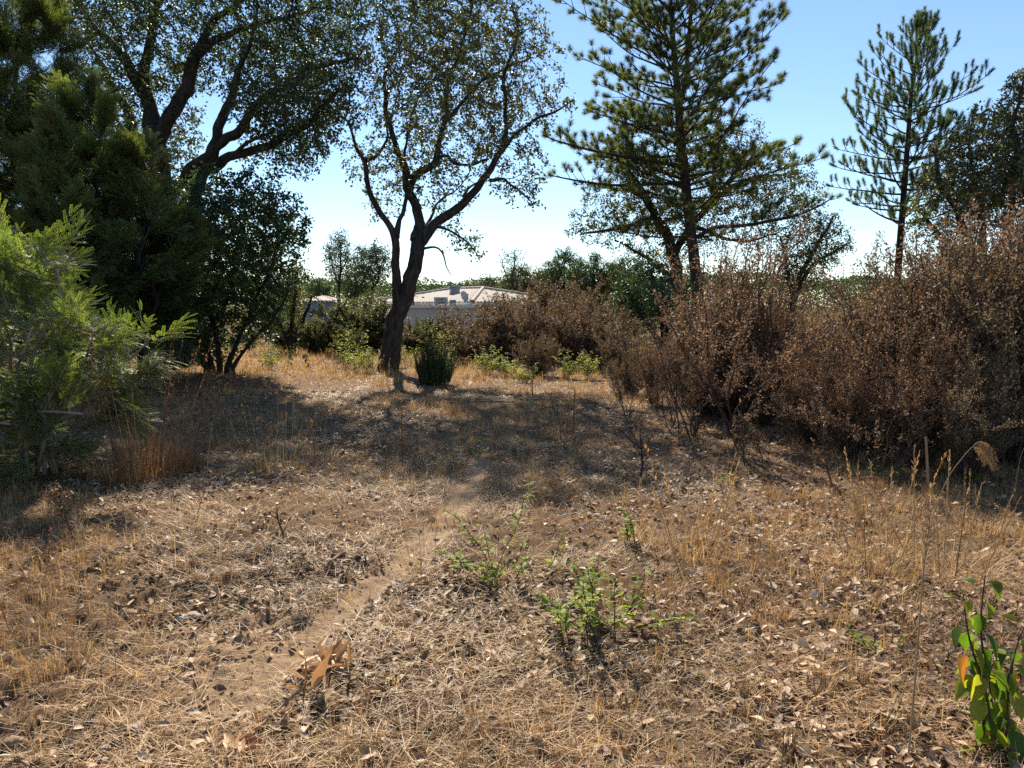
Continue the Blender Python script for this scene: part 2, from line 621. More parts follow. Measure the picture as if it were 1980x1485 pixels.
def limb_world(limbs, Y, jd=.25, ws=1., gn=1.):
    """traced limbs -> world polylines; each limb starts at the depth of the limb it leaves"""
    done, res = [], []
    for pts, dend in limbs:
        p = np.array([q[:2] for q in pts], float)
        wd = np.array([q[2] for q in pts], float)
        d0 = 0.
        if done:
            allp = np.concatenate([a for a, _ in done])
            alld = np.concatenate([b for _, b in done])
            d0 = alld[np.hypot(*(allp - p[0]).T).argmin()]
        s = np.concatenate([[0], np.cumsum(np.hypot(*np.diff(p, axis=0).T))])
        t = s / s[-1]
        dd = d0 + (dend - d0) * t + jd * np.sin(t * 7 + len(done)) * t * .5
        done.append((p, dd))
        w3 = P(p[:, 0], p[:, 1], Y + dd)
        q, r = smooth_path(w3, wd * .5 * px_m(Y) * ws, .1)
        o3 = lambda f, s0: np.stack([vnoise(q * f, s0 + c) - .5 for c in range(3)], -1)
        q = q + gn * (o3(1.3, 300) * .16 + o3(3.1, 310) * .08) * np.clip(q[:, 2:3] / 1.5, 0, 1)
        if len(done) > 1:
            m = min(6, len(r))
            r[:m] *= np.linspace(1.4, 1.0, m)
        res.append((q, r))
    return res

def twig_leaves(mb, pos, par, n0, r, k, spread, L, W, rmax, mi, droop=.2, seed=0, thin=None):
    s = np.where((np.arange(len(pos)) >= n0) & (r < rmax))[0]
    s = np.repeat(s, k)
    if thin is not None:
        s = s[rng.random(len(s)) < thin(pos[s])]
    t = rng.random((len(s), 1))
    q = par[s]
    B = pos[s] * t + pos[q] * (1 - t) + rand_dirs(len(s)) * spread * rng.random((len(s), 1)) ** .7
    D = nrm(rand_dirs(len(s)) + nrm(B - pos[s] + 1e-6) * .6 + np.array([0, 0, -droop]))
    N = nrm(np.cross(D, rand_dirs(len(s))) + np.array([0, 0, .5]))
    ls = L * rng.uniform(.65, 1.25, len(s))
    diamonds(mb, B, D, N, ls, ls * W, .15, mi)

def to_ground(pp, rr):
    g = g1(pp[0, 0], pp[0, 1])
    if pp[0, 2] > g - .05:
        k = max(2, int((pp[0, 2] - g + .15) / .12) + 1)
        z = np.linspace(g - .15, pp[0, 2], k, endpoint=False)
        add = np.stack([np.full(k, pp[0, 0]), np.full(k, pp[0, 1]), z], -1)
        pp = np.concatenate([add, pp])
        rr = np.concatenate([rr[0] * np.linspace(1.25, 1.0, k), rr])
    return pp, rr

def broadleaf(name, label, cat, limbs, Y, poly, T, n_attr, k=6, L=.06, W=.6, mats=None, bark=None, freq=.9, cut=.5, step=.2, dk=.3,
              spread=.16, seed=1, group=None, n_trunk=1, polys=None, sides=12, rough=.12, droop=.2, rmax=.012, base=None, tip=.0045, jd=.25, ws=1., gn=1., root_from=.35, di=3., thin=None):
    tip = tip * 1.15
    mats = mats or OAK
    bark = bark or CORK
    lw = limb_world(limbs, Y, jd, ws, gn)
    b = lw[0][0][0].copy() if base is None else np.array(base, float)
    b[2] = g1(b[0], b[1])
    o = thing(name, label, cat, b, group)
    roots = []
    for i, (pp, rr) in enumerate(lw):
        if i < n_trunk:
            pp, rr = to_ground(pp, rr)
        mb = MB()
        sd = sides if rr.max() > .08 else 7
        if rr.max() > .05 and rough >= .2:
            ii = np.linspace(0, len(pp) - 1, len(pp) * (3 if i < n_trunk else 2))
            tp_ = np.stack([np.interp(ii, np.arange(len(pp)), pp[:, c]) for c in range(3)], -1)
            tube(mb, tp_, np.interp(ii, np.arange(len(pp)), rr), 40 if i < n_trunk else 20, rough, 0, True, 11.)
        else:
            tube(mb, pp, rr, sd, rough if rr.max() > .05 else 0, 0)
        part('trunk' if i < n_trunk else 'limb', mb, bark, o)
        f = root_from if i < n_trunk else 0
        roots.append(pp[int(len(pp) * f)::2])
    roots = np.concatenate(roots)
    A = [crown_points(poly, Y, T, n_attr, freq, cut, seed)]
    for q in (polys or []):
        A.append(crown_points(q[0], Y + q[1], q[2], q[3], freq, cut, seed + 1))
    A = np.concatenate(A)
    pos, par = colonize(roots, A, step, dk, di)
    n0 = len(roots)
    r, ch = pipe(par, n0, tip)
    mb = MB()
    s = np.arange(n0, len(pos))
    big = s[r[s] > .018]
    small = s[r[s] <= .018]
    for ss, sdn in ((big, 6), (small, 3)):
        q = par[ss]
        rp = np.where(q < n0, r[ss] * 1.15, np.minimum(r[q], r[ss] * 1.5))
        segs(mb, pos[q], pos[ss], rp, r[ss], sdn, 1)
    twig_leaves(mb, pos, par, n0, r, k, spread, L, W, rmax, 0, droop, seed, thin)
    part('crown', mb, [mats, TWIG if bark is CORK else bark], o)
    return o

# ------------------------------------------------------------ pines
def brushes(mb, Bp, D, L, n, nl, nw, mi=0, spread=1.0):
    """needle brushes: n needles along each shoot"""
    m = len(Bp)
    Bp = np.repeat(Bp, n, 0)
    D = np.repeat(D, n, 0)
    L = np.repeat(np.broadcast_to(L, m), n)[:, None]
    t = rng.random((m * n, 1)) ** .8
    out = nrm(np.cross(D, rand_dirs(m * n)))
    ang = (rng.uniform(.45, 1.15, (m * n, 1)) * spread) * (1.15 - .6 * t)
    nd = nrm(D * np.cos(ang) + out * np.sin(ang))
    b = Bp + D * L * t
    ll = nl * rng.uniform(.7, 1.15, (m * n, 1))
    s = nrm(np.cross(nd, rand_dirs(m * n))) * nw * .5
    V = np.stack([b - s, b + s, b + nd * ll], 1)
    i = np.arange(m * n)[:, None] * 3
    mb.add(V, i + np.array([0, 1, 2]), mi)

def pine(name, label, trunk, Y, whorls, leader2=None, mats=None, shoot=.3, nn=70, nl=.12, nw=.006, spr=1., group=None, extra=(), twig_gap=.3, sub=.42, upcurve=.5, tuft_up=.6, rs=None, bare_in=.3, ws=1., tilt=.3):
    r_ = random.Random(rs or 3)
    p = np.array([q[:2] for q in trunk], float)
    wd = np.array([q[2] for q in trunk], float)
    pp, rr = smooth_path(P(p[:, 0], p[:, 1], Y), wd * .5 * px_m(Y) * ws, .15)
    pp, rr = to_ground(pp, rr)
    b = pp[0].copy()
    b[2] = g1(b[0], b[1])
    o = thing(name, label, 'tree', b, group)
    mb = MB()
    tube(mb, pp, rr, 12, .12)
    part('trunk', mb, PINE_BARK, o)
    stems = [(pp, rr)]
    if leader2:
        p2 = np.array([q[:2] for q in leader2], float)
        w2 = np.array([q[2] for q in leader2], float)
        l2, lr2 = smooth_path(P(p2[:, 0], p2[:, 1], Y + .1), w2 * .5 * px_m(Y) * ws, .15)
        mb = MB()
        tube(mb, l2, lr2, 9, .1)
        part('limb', mb, PINE_BARK, o)
        stems.append((l2, lr2))
    cr = MB()
    SB, SD = [], []
    def branch(start, d0, length, r0, up):
        n = max(4, int(length / .22))
        pts = [np.array(start)]
        d = np.array(d0, float)
        for i in range(n):
            d = d + np.array([r_.gauss(0, .06), r_.gauss(0, .06), up / n + r_.gauss(0, .04)])
            d = d / np.linalg.norm(d)
            pts.append(pts[-1] + d * length / n)
        pts = np.array(pts)
        ra = r0 * (1 - .85 * np.linspace(0, 1, n + 1)) + .003
        segs(cr, pts[:-1], pts[1:], ra[:-1], ra[1:], 5 if r0 > .02 else 3, 1)
        return pts
    def ramify(pts, length, lev):
        n = len(pts) - 1
        SB.append(pts[-2])
        SD.append(pts[-1] - pts[-2])
        side = r_.choice((-1, 1))
        gap = max(1, int(twig_gap / (length / n)))
        for i in range(max(1, int(n * bare_in)), n, gap):
            d = pts[i + 1] - pts[i] if i < n else pts[i] - pts[i - 1]
            d = d / np.linalg.norm(d)
            hz = np.cross(d, [0, 0, 1])
            hz = hz / (np.linalg.norm(hz) + 1e-6)
            side = -side
            a = r_.uniform(.6, 1.0)
            dd = d * math.cos(a) + hz * side * math.sin(a) + np.array([0, 0, r_.uniform(-tilt, tilt + .25)])
            dd = dd / np.linalg.norm(dd)
            ll = sub * length * (1 - .75 * i / n) * r_.uniform(.6, 1.1)
            ll = max(ll, .25)
            q = branch(pts[i], dd, ll, .007 if lev else .011, tuft_up)
            if ll > .75 and lev < 2:
                ramify(q, ll, lev + 1)
            else:
                SB.append(q[-2])
                SD.append(q[-1] - q[-2])
                if ll > .4:
                    SB.append(q[len(q) // 2])
                    SD.append(q[len(q) // 2 + 1] - q[len(q) // 2] + np.array([0, 0, .1]))
    for (py, cnt, ln, el, stem) in whorls:
        sp, sr = stems[stem]
        zt = P(p[:, 0].mean(), py, Y)[2]
        i = int(np.abs(sp[:, 2] - zt).argmin())
        a0 = r_.uniform(0, 6.28)
        for c in range(cnt):
            az = a0 + c * 2 * pi / cnt + r_.gauss(0, .25)
            e = R(el + r_.gauss(0, 7))
            d0 = np.array([math.cos(az) * math.cos(e), math.sin(az) * math.cos(e), math.sin(e)])
            l = ln * r_.choice((r_.uniform(.45, .8), r_.uniform(.8, 1.15), r_.uniform(.85, 1.1)))
            q = branch(sp[i] + np.array([0, 0, r_.uniform(-.12, .12)]), d0, l, min(.035, sr[i] * .35), upcurve)
            ramify(q, l, 0)
    for pts, dend in extra:
        pe = np.array([q[:2] for q in pts], float)
        we = np.array([q[2] for q in pts], float)
        q, qr = smooth_path(P(pe[:, 0], pe[:, 1], Y + np.linspace(0, dend, len(pe))), we * .5 * px_m(Y) * ws, .22)
        mb = MB()
        tube(mb, q, qr, 7)
        part('limb', mb, PINE_BARK, o)
        ramify(q, np.linalg.norm(q[-1] - q[0]), 0)
    SB_, SD_ = np.array(SB), nrm(np.array(SD) + np.array([0, 0, .04]))
    brushes(cr, SB_, SD_, shoot, nn, nl, nw, 0, spr)
    part('crown', cr, [mats or PINE, PINE_BARK], o)
    return o

# ------------------------------------------------------------ acacia
def spray_template(nf=12, npin=13, stem=.45, fl=.12, pl=.03, pw=.0055, seed=0):
    """one feathery twig along +X"""
    r_ = np.random.default_rng(seed)
    mb = MB()
    xs = np.linspace(.04, stem, nf)
    bend = lambda x: np.stack([x, 0 * x, .35 * x * x], -1)
    pt = bend(np.linspace(0, stem, 6))
    segs(mb, pt[:-1], pt[1:], .0035, .0025, 3, 1)
    B, D, N, L = [], [], [], []
    for i, x in enumerate(xs):
        s = 1 if i % 2 else -1
        a = r_.uniform(.7, 1.05) * (1 - .5 * i / nf)
        roll = r_.normal(0, .35)
        d = np.array([math.cos(a), s * math.sin(a) * math.cos(roll), math.sin(a) * math.sin(roll) + .15])
        d /= np.linalg.norm(d)
        nn_ = nrm(np.cross(d, np.cross(np.array([0, 0, 1.]), d)) + r_.normal(0, .1, 3))
        sd_ = np.cross(nn_, d)
        f = fl * (.55 + .6 * math.sin(pi * (.15 + .8 * i / nf))) * r_.uniform(.8, 1.15)
        p0 = bend(np.array([x]))[0]
        tt = np.linspace(.12, 1, npin)
        c = p0 + d * f * tt[:, None] - np.array([0, 0, 1]) * (.12 * f * tt ** 2)[:, None]
        segs(mb, p0[None], c[-1][None], .0015, .0008, 3, 1)
        for q in (-1, 1):
            B.append(c)
            D.append(np.tile(nrm(d * .55 + sd_ * q * .85), (npin, 1)) + r_.normal(0, .08, (npin, 3)))
            N.append(np.tile(nn_, (npin, 1)))
            L.append(pl * (1.05 - .6 * np.abs(tt - .35)) * np.ones(npin))
    diamonds(mb, np.concatenate(B), nrm(np.concatenate(D)), np.concatenate(N), np.concatenate(L), pw, .1, 0)
    return mb

def place_templates(mb, tpls, B, D, scale, up=(0, 0, 1.)):
    """stamp copies of a small template into one mesh"""
    up = np.array(up)
    which = rng.integers(0, len(tpls), len(B))
    for ti, tp in enumerate(tpls):
        s = which == ti
        m = int(s.sum())
        if not m: continue
        V = np.concatenate(tp.v)
        X = D[s]
        Yv = nrm(np.cross(np.broadcast_to(up, X.shape) + rng.normal(0, .25, X.shape), X))
        Z = np.cross(X, Yv)
        sc = np.broadcast_to(scale, len(B))[s][:, None, None]
        W_ = (V[None, :, 0:1] * X[:, None] + V[None, :, 1:2] * Yv[:, None] + V[None, :, 2:3] * Z[:, None]) * sc + B[s][:, None]
        base = mb.n
        nv = len(V)
        mb.v.append(W_.reshape(-1, 3))
        mb.n += m * nv
        for f, mi in tp.f:
            ff = (f[None] + (np.arange(m) * nv)[:, None, None]).reshape(-1, f.shape[1]) + base
            mb.f.append((ff, mi))

def acacia(name, label, cat, roots, Y, poly, T, n_attr, n_spray, tpls, mats, scale=1., freq=.8, cut=.45, seed=1, step=.22, dk=.35, stem_r=.03, tip=.004, red=0, polys=None, bark=None, di=3.):
    base = np.mean([r[0] for r in roots], 0)
    base[2] = g1(base[0], base[1])
    o = thing(name, label, cat, base)
    nodes = []
    for r in roots:
        pp, rr = smooth_path(np.array(r), np.linspace(stem_r, stem_r * .45, len(r)), .15)
        mb = MB()
        tube(mb, pp, rr, 7, .08)
        part('stem', mb, bark or TWIG, o)
        nodes.append(pp[len(pp) // 5:])
    nodes = np.concatenate(nodes)
    A = [crown_points(poly, Y, T, n_attr, freq, cut, seed)]
    for q in (polys or []):
        A.append(crown_points(q[0], Y + q[1], q[2], q[3], freq, cut, seed + 1))
    pos, par = colonize(nodes, np.concatenate(A), step, dk, di)
    n0 = len(nodes)
    r, ch = pipe(par, n0, tip)
    mb = MB()
    s = np.arange(n0, len(pos))
    q = par[s]
    segs(mb, pos[q], pos[s], np.where(q < n0, r[s] * 1.1, np.minimum(r[q], r[s] * 1.4)), r[s], 4, 1)
    c = np.concatenate([s[r[s] < .014], np.repeat(s[ch[s] == 0], 3)])
    pick = rng.choice(c, n_spray)
    g = nrm(pos[pick] - pos[par[pick]])
    cen = pos[s].mean(0)
    D = nrm(g + rand_dirs(n_spray) * .55 + nrm(pos[pick] - cen) * .5 + np.array([0, 0, .30]))
    B = pos[pick] + rand_dirs(n_spray) * .05 - D * .1
    place_templates(mb, tpls, B, D, scale * rng.uniform(.7, 1.2, n_spray))
    part('foliage', mb, [mats, bark or TWIG], o)
    if red:
        e = s[ch[s] == 0]
        pk = rng.choice(e, red)
        for i in pk:
            m2 = MB()
            n = 26
            b = pos[i] + rng.normal(0, .028, (n, 3))
            d = nrm(rand_dirs(n) + np.array([0, 0, -.4]))
            leafs(m2, b, d, perp(d), rng.uniform(.03, .05, n), .008, .3, .1)
            part('seed_pod_cluster', m2, BERRY, o)
    return o

# ------------------------------------------------------------ shrubs
def shrub_template(h=2., wid=1.1, ns=26, leaf=.026, density=1., lean=.35, tuft=5, lo=.25, seed=0, sub=9, wiry=.12):
    """a many-stemmed shrub: returns (branchwork, foliage) builders in local space"""
    r_ = np.random.default_rng(seed)
    br, fo = MB(), MB()
    LB, LD = [], []
    for s in range(ns):
        a = r_.uniform(0, 2 * pi)
        l = h * r_.choice((r_.uniform(.45, .8), r_.uniform(.75, 1.05), r_.uniform(.9, 1.18)))
        n = int(l / .1)
        b = np.array([math.cos(a), math.sin(a), 0]) * r_.uniform(0, .16) * wid
        b[2] = -.05
        d = np.array([math.cos(a) * lean * r_.uniform(.2, 1.5), math.sin(a) * lean * r_.uniform(.2, 1.5), 1.])
        pts = [b]
        for i in range(n):
            d = nrm(d + r_.normal(0, wiry, 3) + np.array([0, 0, .03]))
            pts.append(pts[-1] + d * l / n)
        pts = np.array(pts)
        ra = np.linspace(.014, .004, n + 1) * (h / 2) ** .5
        segs(br, pts[:-1], pts[1:], ra[:-1], ra[1:], 4)
        for j in range(sub):
            i = int(n * r_.uniform(lo, .98))
            q = [pts[i]]
            dd = nrm(nrm(pts[min(i + 1, n)] - pts[i - 1]) + r_.normal(0, .55, 3) + np.array([0, 0, .15]))
            ll = h * r_.uniform(.08, .24)
            m = max(3, int(ll / .055))
            for t in range(m):
                dd = nrm(dd + r_.normal(0, .18, 3) + np.array([0, 0, .07]))
                q.append(q[-1] + dd * ll / m)
            q = np.array(q)
            segs(br, q[:-1], q[1:], .0032, .002, 3)
            LB.append(q[1:])
            LD.append(np.diff(q, axis=0))
        e = pts[int(n * .75):]
        LB.append(e)
        LD.append(np.gradient(e, axis=0))
    LB, LD = np.concatenate(LB), nrm(np.concatenate(LD))
    k = max(1, int(round(tuft * density)))
    B = np.repeat(LB, k, 0)
    D0 = np.repeat(LD, k, 0)
    n = len(B)
    B = B + r_.normal(0, .018, (n, 3))
    rd = nrm(r_.normal(size=(n, 3)))
    D = nrm(D0 * .5 + rd + np.array([0, 0, -.15]))
    N = nrm(np.cross(D, nrm(r_.normal(size=(n, 3)))))
    ls = leaf * r_.uniform(.6, 1.35, n)
    diamonds(fo, B, D, N, ls, ls * .55, .3, 0)
    return br, fo

def shrub_proto(br, fo, mb_, mf_):
    o = bpy.data.objects.new('shrub', None)
    C.objects.link(o)
    part('branchwork', br, mb_, o, local=True)
    part('foliage', fo, mf_, o, local=True)
    return o

class Stock:
    """first use moves the original, later uses copy it with its parts"""
    def __init__(self, name, make):
        self.name, self.make, self.root, self.used = name, make, None, False
    def use(self, loc, rz, sc, label, cat, group=None):
        if self.root is None:
            self.root = self.make()
            self.root.name = self.name
            for k in (self.root,):
                pass
            put(self.root, loc, rz, sc)
            return prop(self.root, label, cat, group)
        o = dup(self.root, loc, rz, sc, label, group)
        o['category'] = cat
        if not group and 'group' in o: del o['group']
        return o

# ============================================================ THE PLACE
# ------------------------------------------------------------ ground
def build_ground():
    th = np.concatenate([np.linspace(-55, 55, 561), np.linspace(57, 303, 124)]) * pi / 180
    r = np.concatenate([np.geomspace(.35, 30, 800), np.geomspace(32, 1500, 46)])
    RR, TT = np.meshgrid(r, th, indexing='ij')
    X, Yg = RR * np.sin(TT), RR * np.cos(TT)
    Z = gz(X.ravel(), Yg.ravel()).reshape(X.shape)
    V = np.stack([X, Yg, Z], -1).reshape(-1, 3)
    a, b = len(r), len(th)
    i = np.arange(a - 1)[:, None] * b
    j = np.arange(b)[None]
    jn = (j + 1) % b
    q = np.stack([i + j, i + jn, i + b + jn, i + b + j], -1).reshape(-1, 4)[:, ::-1]
    mb = MB()
    mb.add(V, q)
    cen = np.concatenate([V[:b], [[0, 0, g1(0, 0)]]])
    mb.add(cen, np.stack([np.arange(b), np.full(b, b), (np.arange(b) + 1) % b], -1)[:, ::-1])
    m, t, o = mat_new('dry_soil')
    at = t.nodes.new('ShaderNodeAttribute')
    at.attribute_name = 'bare'
    tc = t.nodes.new('ShaderNodeTexCoord')
    def noise(sc, det=5, ro=.6):
        n = t.nodes.new('ShaderNodeTexNoise')
        n.inputs['Scale'].default_value = sc
        n.inputs['Detail'].default_value = det
        n.inputs['Roughness'].default_value = ro
        t.links.new(tc.outputs['Object'], n.inputs['Vector'])
        return n.outputs['Fac']
    soil = ramp(t, [(.22, .145, .085), (.36, .245, .15), (.50, .36, .23)], noise(9, 8, .7))
    lit = ramp(t, [(.050, .032, .020), (.10, .062, .036), (.20, .125, .07), (.12, .072, .04), (.28, .185, .105)], noise(34, 6, .75))
    mx = t.nodes.new('ShaderNodeMix')
    mx.data_type = 'RGBA'
    t.links.new(at.outputs['Fac'], mx.inputs[0])
    t.links.new(lit, mx.inputs[6])
    t.links.new(soil, mx.inputs[7])
    mg = t.nodes.new('ShaderNodeMix')
    mg.data_type = 'RGBA'
    mg.blend_type = 'MULTIPLY'
    mg.inputs[0].default_value = 1
    t.links.new(mx.outputs[2], mg.inputs[6])
    t.links.new(ramp(t, [(.72, .68, .64), (1., 1., 1.), (1.15, 1.08, .95)], noise(1.1, 4)), mg.inputs[7])
    bs = t.nodes.new('ShaderNodeBsdfPrincipled')
    bs.inputs['Roughness'].default_value = .95
    bs.inputs['Specular IOR Level'].default_value = .1
    t.links.new(mg.outputs[2], bs.inputs['Base Color'])
    bp = t.nodes.new('ShaderNodeBump')
    bp.inputs['Strength'].default_value = .9
    bp.inputs['Distance'].default_value = .02
    t.links.new(noise(60, 6, .8), bp.inputs['Height'])
    t.links.new(bp.outputs[0], bs.inputs['Normal'])
    t.links.new(bs.outputs[0], o.inputs['Surface'])
    ob = part('ground', mb, m, None)
    Vall = np.concatenate(mb.v)
    bt = ob.data.attributes.new('bare', 'FLOAT', 'POINT')
    bt.data.foreach_set('value', bare(Vall[:, 0], Vall[:, 1]).astype(np.float32))
    prop(ob, 'dry brown earth of the clearing with a trodden strip', None, None, 'structure')
build_ground()

def scatter(n, y0, y1, power=1., wide=.86, extra=1.2):
    """points spread over the clearing, denser near"""
    y = y0 + (y1 - y0) * rng.random(n) ** power
    x = rng.uniform(-1, 1, n) * (wide * y + extra)
    return x, y

def on_ground(x, y, dz=0.):
    return np.stack([x, y, gz(x, y) + dz], -1)

# fallen leaves
def build_litter():
    mb = MB()
    for (n, y0, y1, pw, prof) in ((60000, 1.2, 7, 1.0, True), (58000, 6, 14, 1.0, False), (26000, 12, 26, 1, False)):
        x, y = scatter(n, y0, y1, pw)
        dens = .12 + .95 * sstep(.44, .60, fbm(np.stack([x * .9, y * .9, 0 * x], -1), 3, 41)) + .22 * (x > .3)
        dens *= 1 - .95 * bare(x, y)
        k = rng.random(n) < dens
        x, y = x[k], y[k]
        n = len(x)
        B = on_ground(x, y, 0.006) + np.stack([0 * x, 0 * x, .022 * rng.random(n) ** 2], -1)
        a = rng.uniform(0, 2 * pi, n)
        D = nrm(np.stack([np.cos(a), np.sin(a), rng.normal(.06, .22, n)], -1))
        N = nrm(np.array([0, 0, 1.]) + rng.normal(0, .38, (n, 3)))
        ls = .018 + .05 * rng.random(n) ** 1.6
        if prof:
            leafs(mb, B, D, N, ls, ls * rng.uniform(.4, .65, n), rng.uniform(-.35, .35, n), .25, 'oval')
        else:
            diamonds(mb, B, D, N, ls * 1.15, ls * .6, .2)
    o = part('leaf_litter', mb, LITTER, None)
    prop(o, 'scattered dry fallen oak leaves on the brown ground', 'fallen leaves', None, 'stuff')
build_litter()

# straw and grass blades
def build_straw():
    mb = MB()
    # lying straw
    for n, y0, y1 in ((100000, 1.2, 6.5), (88000, 6, 14), (70000, 12, 26)):
        x, y = scatter(n, y0, y1)
        k = rng.random(n) < (1 - .92 * bare(x, y)) * (.13 + 1.0 * sstep(.44, .58, fbm(np.stack([x * 1.3, y * 1.3, 0 * x + 4], -1), 3, 43)))
        x, y = x[k], y[k]
        n = len(x)
        B = on_ground(x, y, .004) + np.stack([0 * x, 0 * x, .025 * rng.random(n)], -1)
        strips(mb, B, rng.uniform(0, 2 * pi, n), rng.uniform(1.15, 1.6, n), rng.uniform(.04, .17, n), rng.uniform(.0014, .003, n) * np.maximum(1, y / 6), rng.uniform(-.15, .35, n), 0)
    # standing tufts
    for n, y0, y1, bl in ((7000, 1.2, 6.5, 14), (13000, 6, 14, 12), (15000, 12, 28, 11)):
        x, y = scatter(n, y0, y1)
        f = fbm(np.stack([x * .55, y * .55, 0 * x + 9], -1), 3, 47)
        gold = sstep(14.5, 17, y)
        k = rng.random(n) < (1 - .93 * bare(x, y)) * np.clip(.08 + 1.2 * sstep(.46, .60, f) + gold * .8, 0, 1)
        x, y, f = x[k], y[k], f[k]
        n = len(x)
        cx, cy = np.repeat(x, bl), np.repeat(y, bl)
        m = n * bl
        rad = np.repeat(rng.uniform(.015, .07, n), bl)
        a = rng.uniform(0, 2 * pi, m)
        rr = rad * np.sqrt(rng.random(m))
        B = on_ground(cx + rr * np.cos(a), cy + rr * np.sin(a), -.004)
        hh = np.repeat(rng.uniform(.05, .16, n) * (1 + .9 * sstep(14.5, 17, y)), bl) * rng.uniform(.5, 1.25, m)
        lean = np.abs(rng.normal(0, .55, m))
        mi = np.repeat(np.where(rng.random(n) < .35 + .45 * sstep(14.5, 17, y), 1, np.where(rng.random(n) < .35, 2, 0)), bl)
        for q in (0, 1, 2):
            s = mi == q
            strips(mb, B[s], a[s] + rng.normal(0, .8, s.sum()), lean[s], hh[s], rng.uniform(.0016, .003, s.sum()) * np.maximum(1, cy[s] / 6.5), rng.uniform(.1, .9, s.sum()), q)
    # long pale stems leaning over the rest
    x, y = scatter(1500, 1.4, 15)
    k = rng.random(len(x)) < 1 - .8 * bare(x, y)
    x, y = x[k], y[k]
    n = len(x)
    strips(mb, on_ground(x, y, 0.), rng.uniform(0, 6.28, n), np.abs(rng.normal(.7, .4, n)), rng.uniform(.14, .42, n), rng.uniform(.002, .003, n) * np.maximum(1, y / 6), rng.uniform(.2, 1.1, n), 1)
    # fine curled thatch hugging the soil
    x, y = scatter(150000, 1.2, 8)
    k = rng.random(len(x)) < (1 - .7 * bare(x, y))
    x, y = x[k], y[k]
    n = len(x)
    strips(mb, on_ground(x, y, -.002), rng.uniform(0, 6.28, n), np.abs(rng.normal(.7, .5, n)), rng.uniform(.012, .05, n), rng.uniform(.0012, .0026, n), rng.uniform(0, 1.2, n), 0)
    o = part('dry_grass', mb, [STRAW, GOLD, RUST], None)
    prop(o, 'short dry straw and grass covering the clearing', 'dry grass', None, 'stuff')
build_straw()

# crumbs of soil and small pebbles
def rock_verts(n_lat=5, n_lon=7, seed=0, amp=.3):
    V = [[0, 0, 1.]]
    for i in range(1, n_lat):
        for j in range(n_lon):
            a, b = pi * i / n_lat, 2 * pi * (j + .5 * (i % 2)) / n_lon
            V.append([math.sin(a) * math.cos(b), math.sin(a) * math.sin(b), math.cos(a)])
    V.append([0, 0, -1.])
    V = np.array(V)
    V *= (1 + amp * (fbm(V * 1.7 + seed * 5, 2, seed) - .5) * 2)[:, None]
    F = []
    for j in range(n_lon):
        F.append([0, 1 + j, 1 + (j + 1) % n_lon])
        for i in range(n_lat - 2):
            p, q = 1 + i * n_lon, 1 + (i + 1) * n_lon
            F += [[p + j, q + j, q + (j + 1) % n_lon], [p + j, q + (j + 1) % n_lon, p + (j + 1) % n_lon]]
        p = 1 + (n_lat - 2) * n_lon
        F.append([p + j, len(V) - 1, p + (j + 1) % n_lon])
    return V, np.array(F)

SOIL = plain_mat('soil_crumb', [(.20, .13, .08), (.31, .21, .135), (.42, .30, .195)], .95, 30, .1, .5)
STONE = plain_mat('stone', [(.24, .18, .13), (.36, .29, .22), (.45, .38, .31)], .85, 25, .25, .4)

def build_crumbs():
    mb = MB()
    tp = []
    for s in range(5):
        V, F = rock_verts(4, 6, s, .35)
        tp.append(MB().add(V * np.array([1, .85, .65]), F))
    n = 34000
    x, y = scatter(n, 1.2, 7)
    clod = np.exp(-(((x + 1.75) / .9) ** 2 + ((y - 4.3) / .9) ** 2))
    k = rng.random(n) < np.clip(.08 + .45 * bare(x, y) + clod - .6 * path(x, y), 0, 1)
    x, y, clod = x[k], y[k], clod[k]
    n = len(x)
    sz = .0022 + .008 * rng.random(n) ** 4 + clod * .018 * rng.random(n) ** 2
    a = rng.uniform(0, 6.28, n)
    place_templates(mb, tp, on_ground(x, y, 0) + np.stack([0 * x, 0 * x, sz * .35], -1), np.stack([np.cos(a), np.sin(a), 0 * a], -1), sz)
    o = part('soil_crumbs', mb, SOIL, None, flat=True)
    prop(o, 'loose crumbs of dry earth over the bare patches', 'soil crumbs', None, 'stuff')
build_crumbs()

STONES = [(262, 1411, 14, 'rounded tan stone on the bare earth in the lower left corner'),
          (200, 1471, 9, 'small pale pebble at the bottom edge left of the curled brown leaf'),
          (375, 1192, 13, 'pale clod beside the dark hole in the dug earth'),
          (345, 1110, 17, 'large brown clod at the top of the dug earth'),
          (290, 1120, 12, 'dark clod left of the largest clod in the dug earth'),
          (350, 1198, 12, 'flat clod just left of the pale clod in dug earth'),
          (250, 1190, 15, 'dark lumpy clod in the lower left of the dug earth'),
          (28, 1440, 22, 'broad dark earth lump in the bottom left corner'),
          (300, 940, 10, 'round grey stone under the big reddish grass clump'),
          (1048, 1330, 13, 'dark round clod in the shade below the nearest oak seedling'),
          (1612, 1112, 14, 'dark round clod in the sunny straw right of centre'),
          (480, 1055, 10, 'pale stone lying on the straw left of the trodden strip'),
          (205, 1447, 8, 'small brown pebble just above the pale pebble')]
for i, (px, py, rp, lab) in enumerate(STONES):
    c = G(px, py)
    rad = rp * np.hypot(c[1], 1.6) / F_PX
    V, F = rock_verts(9, 14, 20 + i, .55)
    V = V * np.array([1.1, .9, .6]) * rad * (.8 if rp > 15 else 1)
    o = part('stone' if 'stone' in lab or 'pebble' in lab else 'earth_clod', MB().add(V, F), STONE if 'stone' in lab or 'pale' in lab else SOIL, None)
    o.location = (c[0], c[1], c[2] + rad * .12)
    prop(o, lab, 'stone' if 'stone' in lab or 'pebble' in lab else 'clod', 'stones and clods on the bare earth')

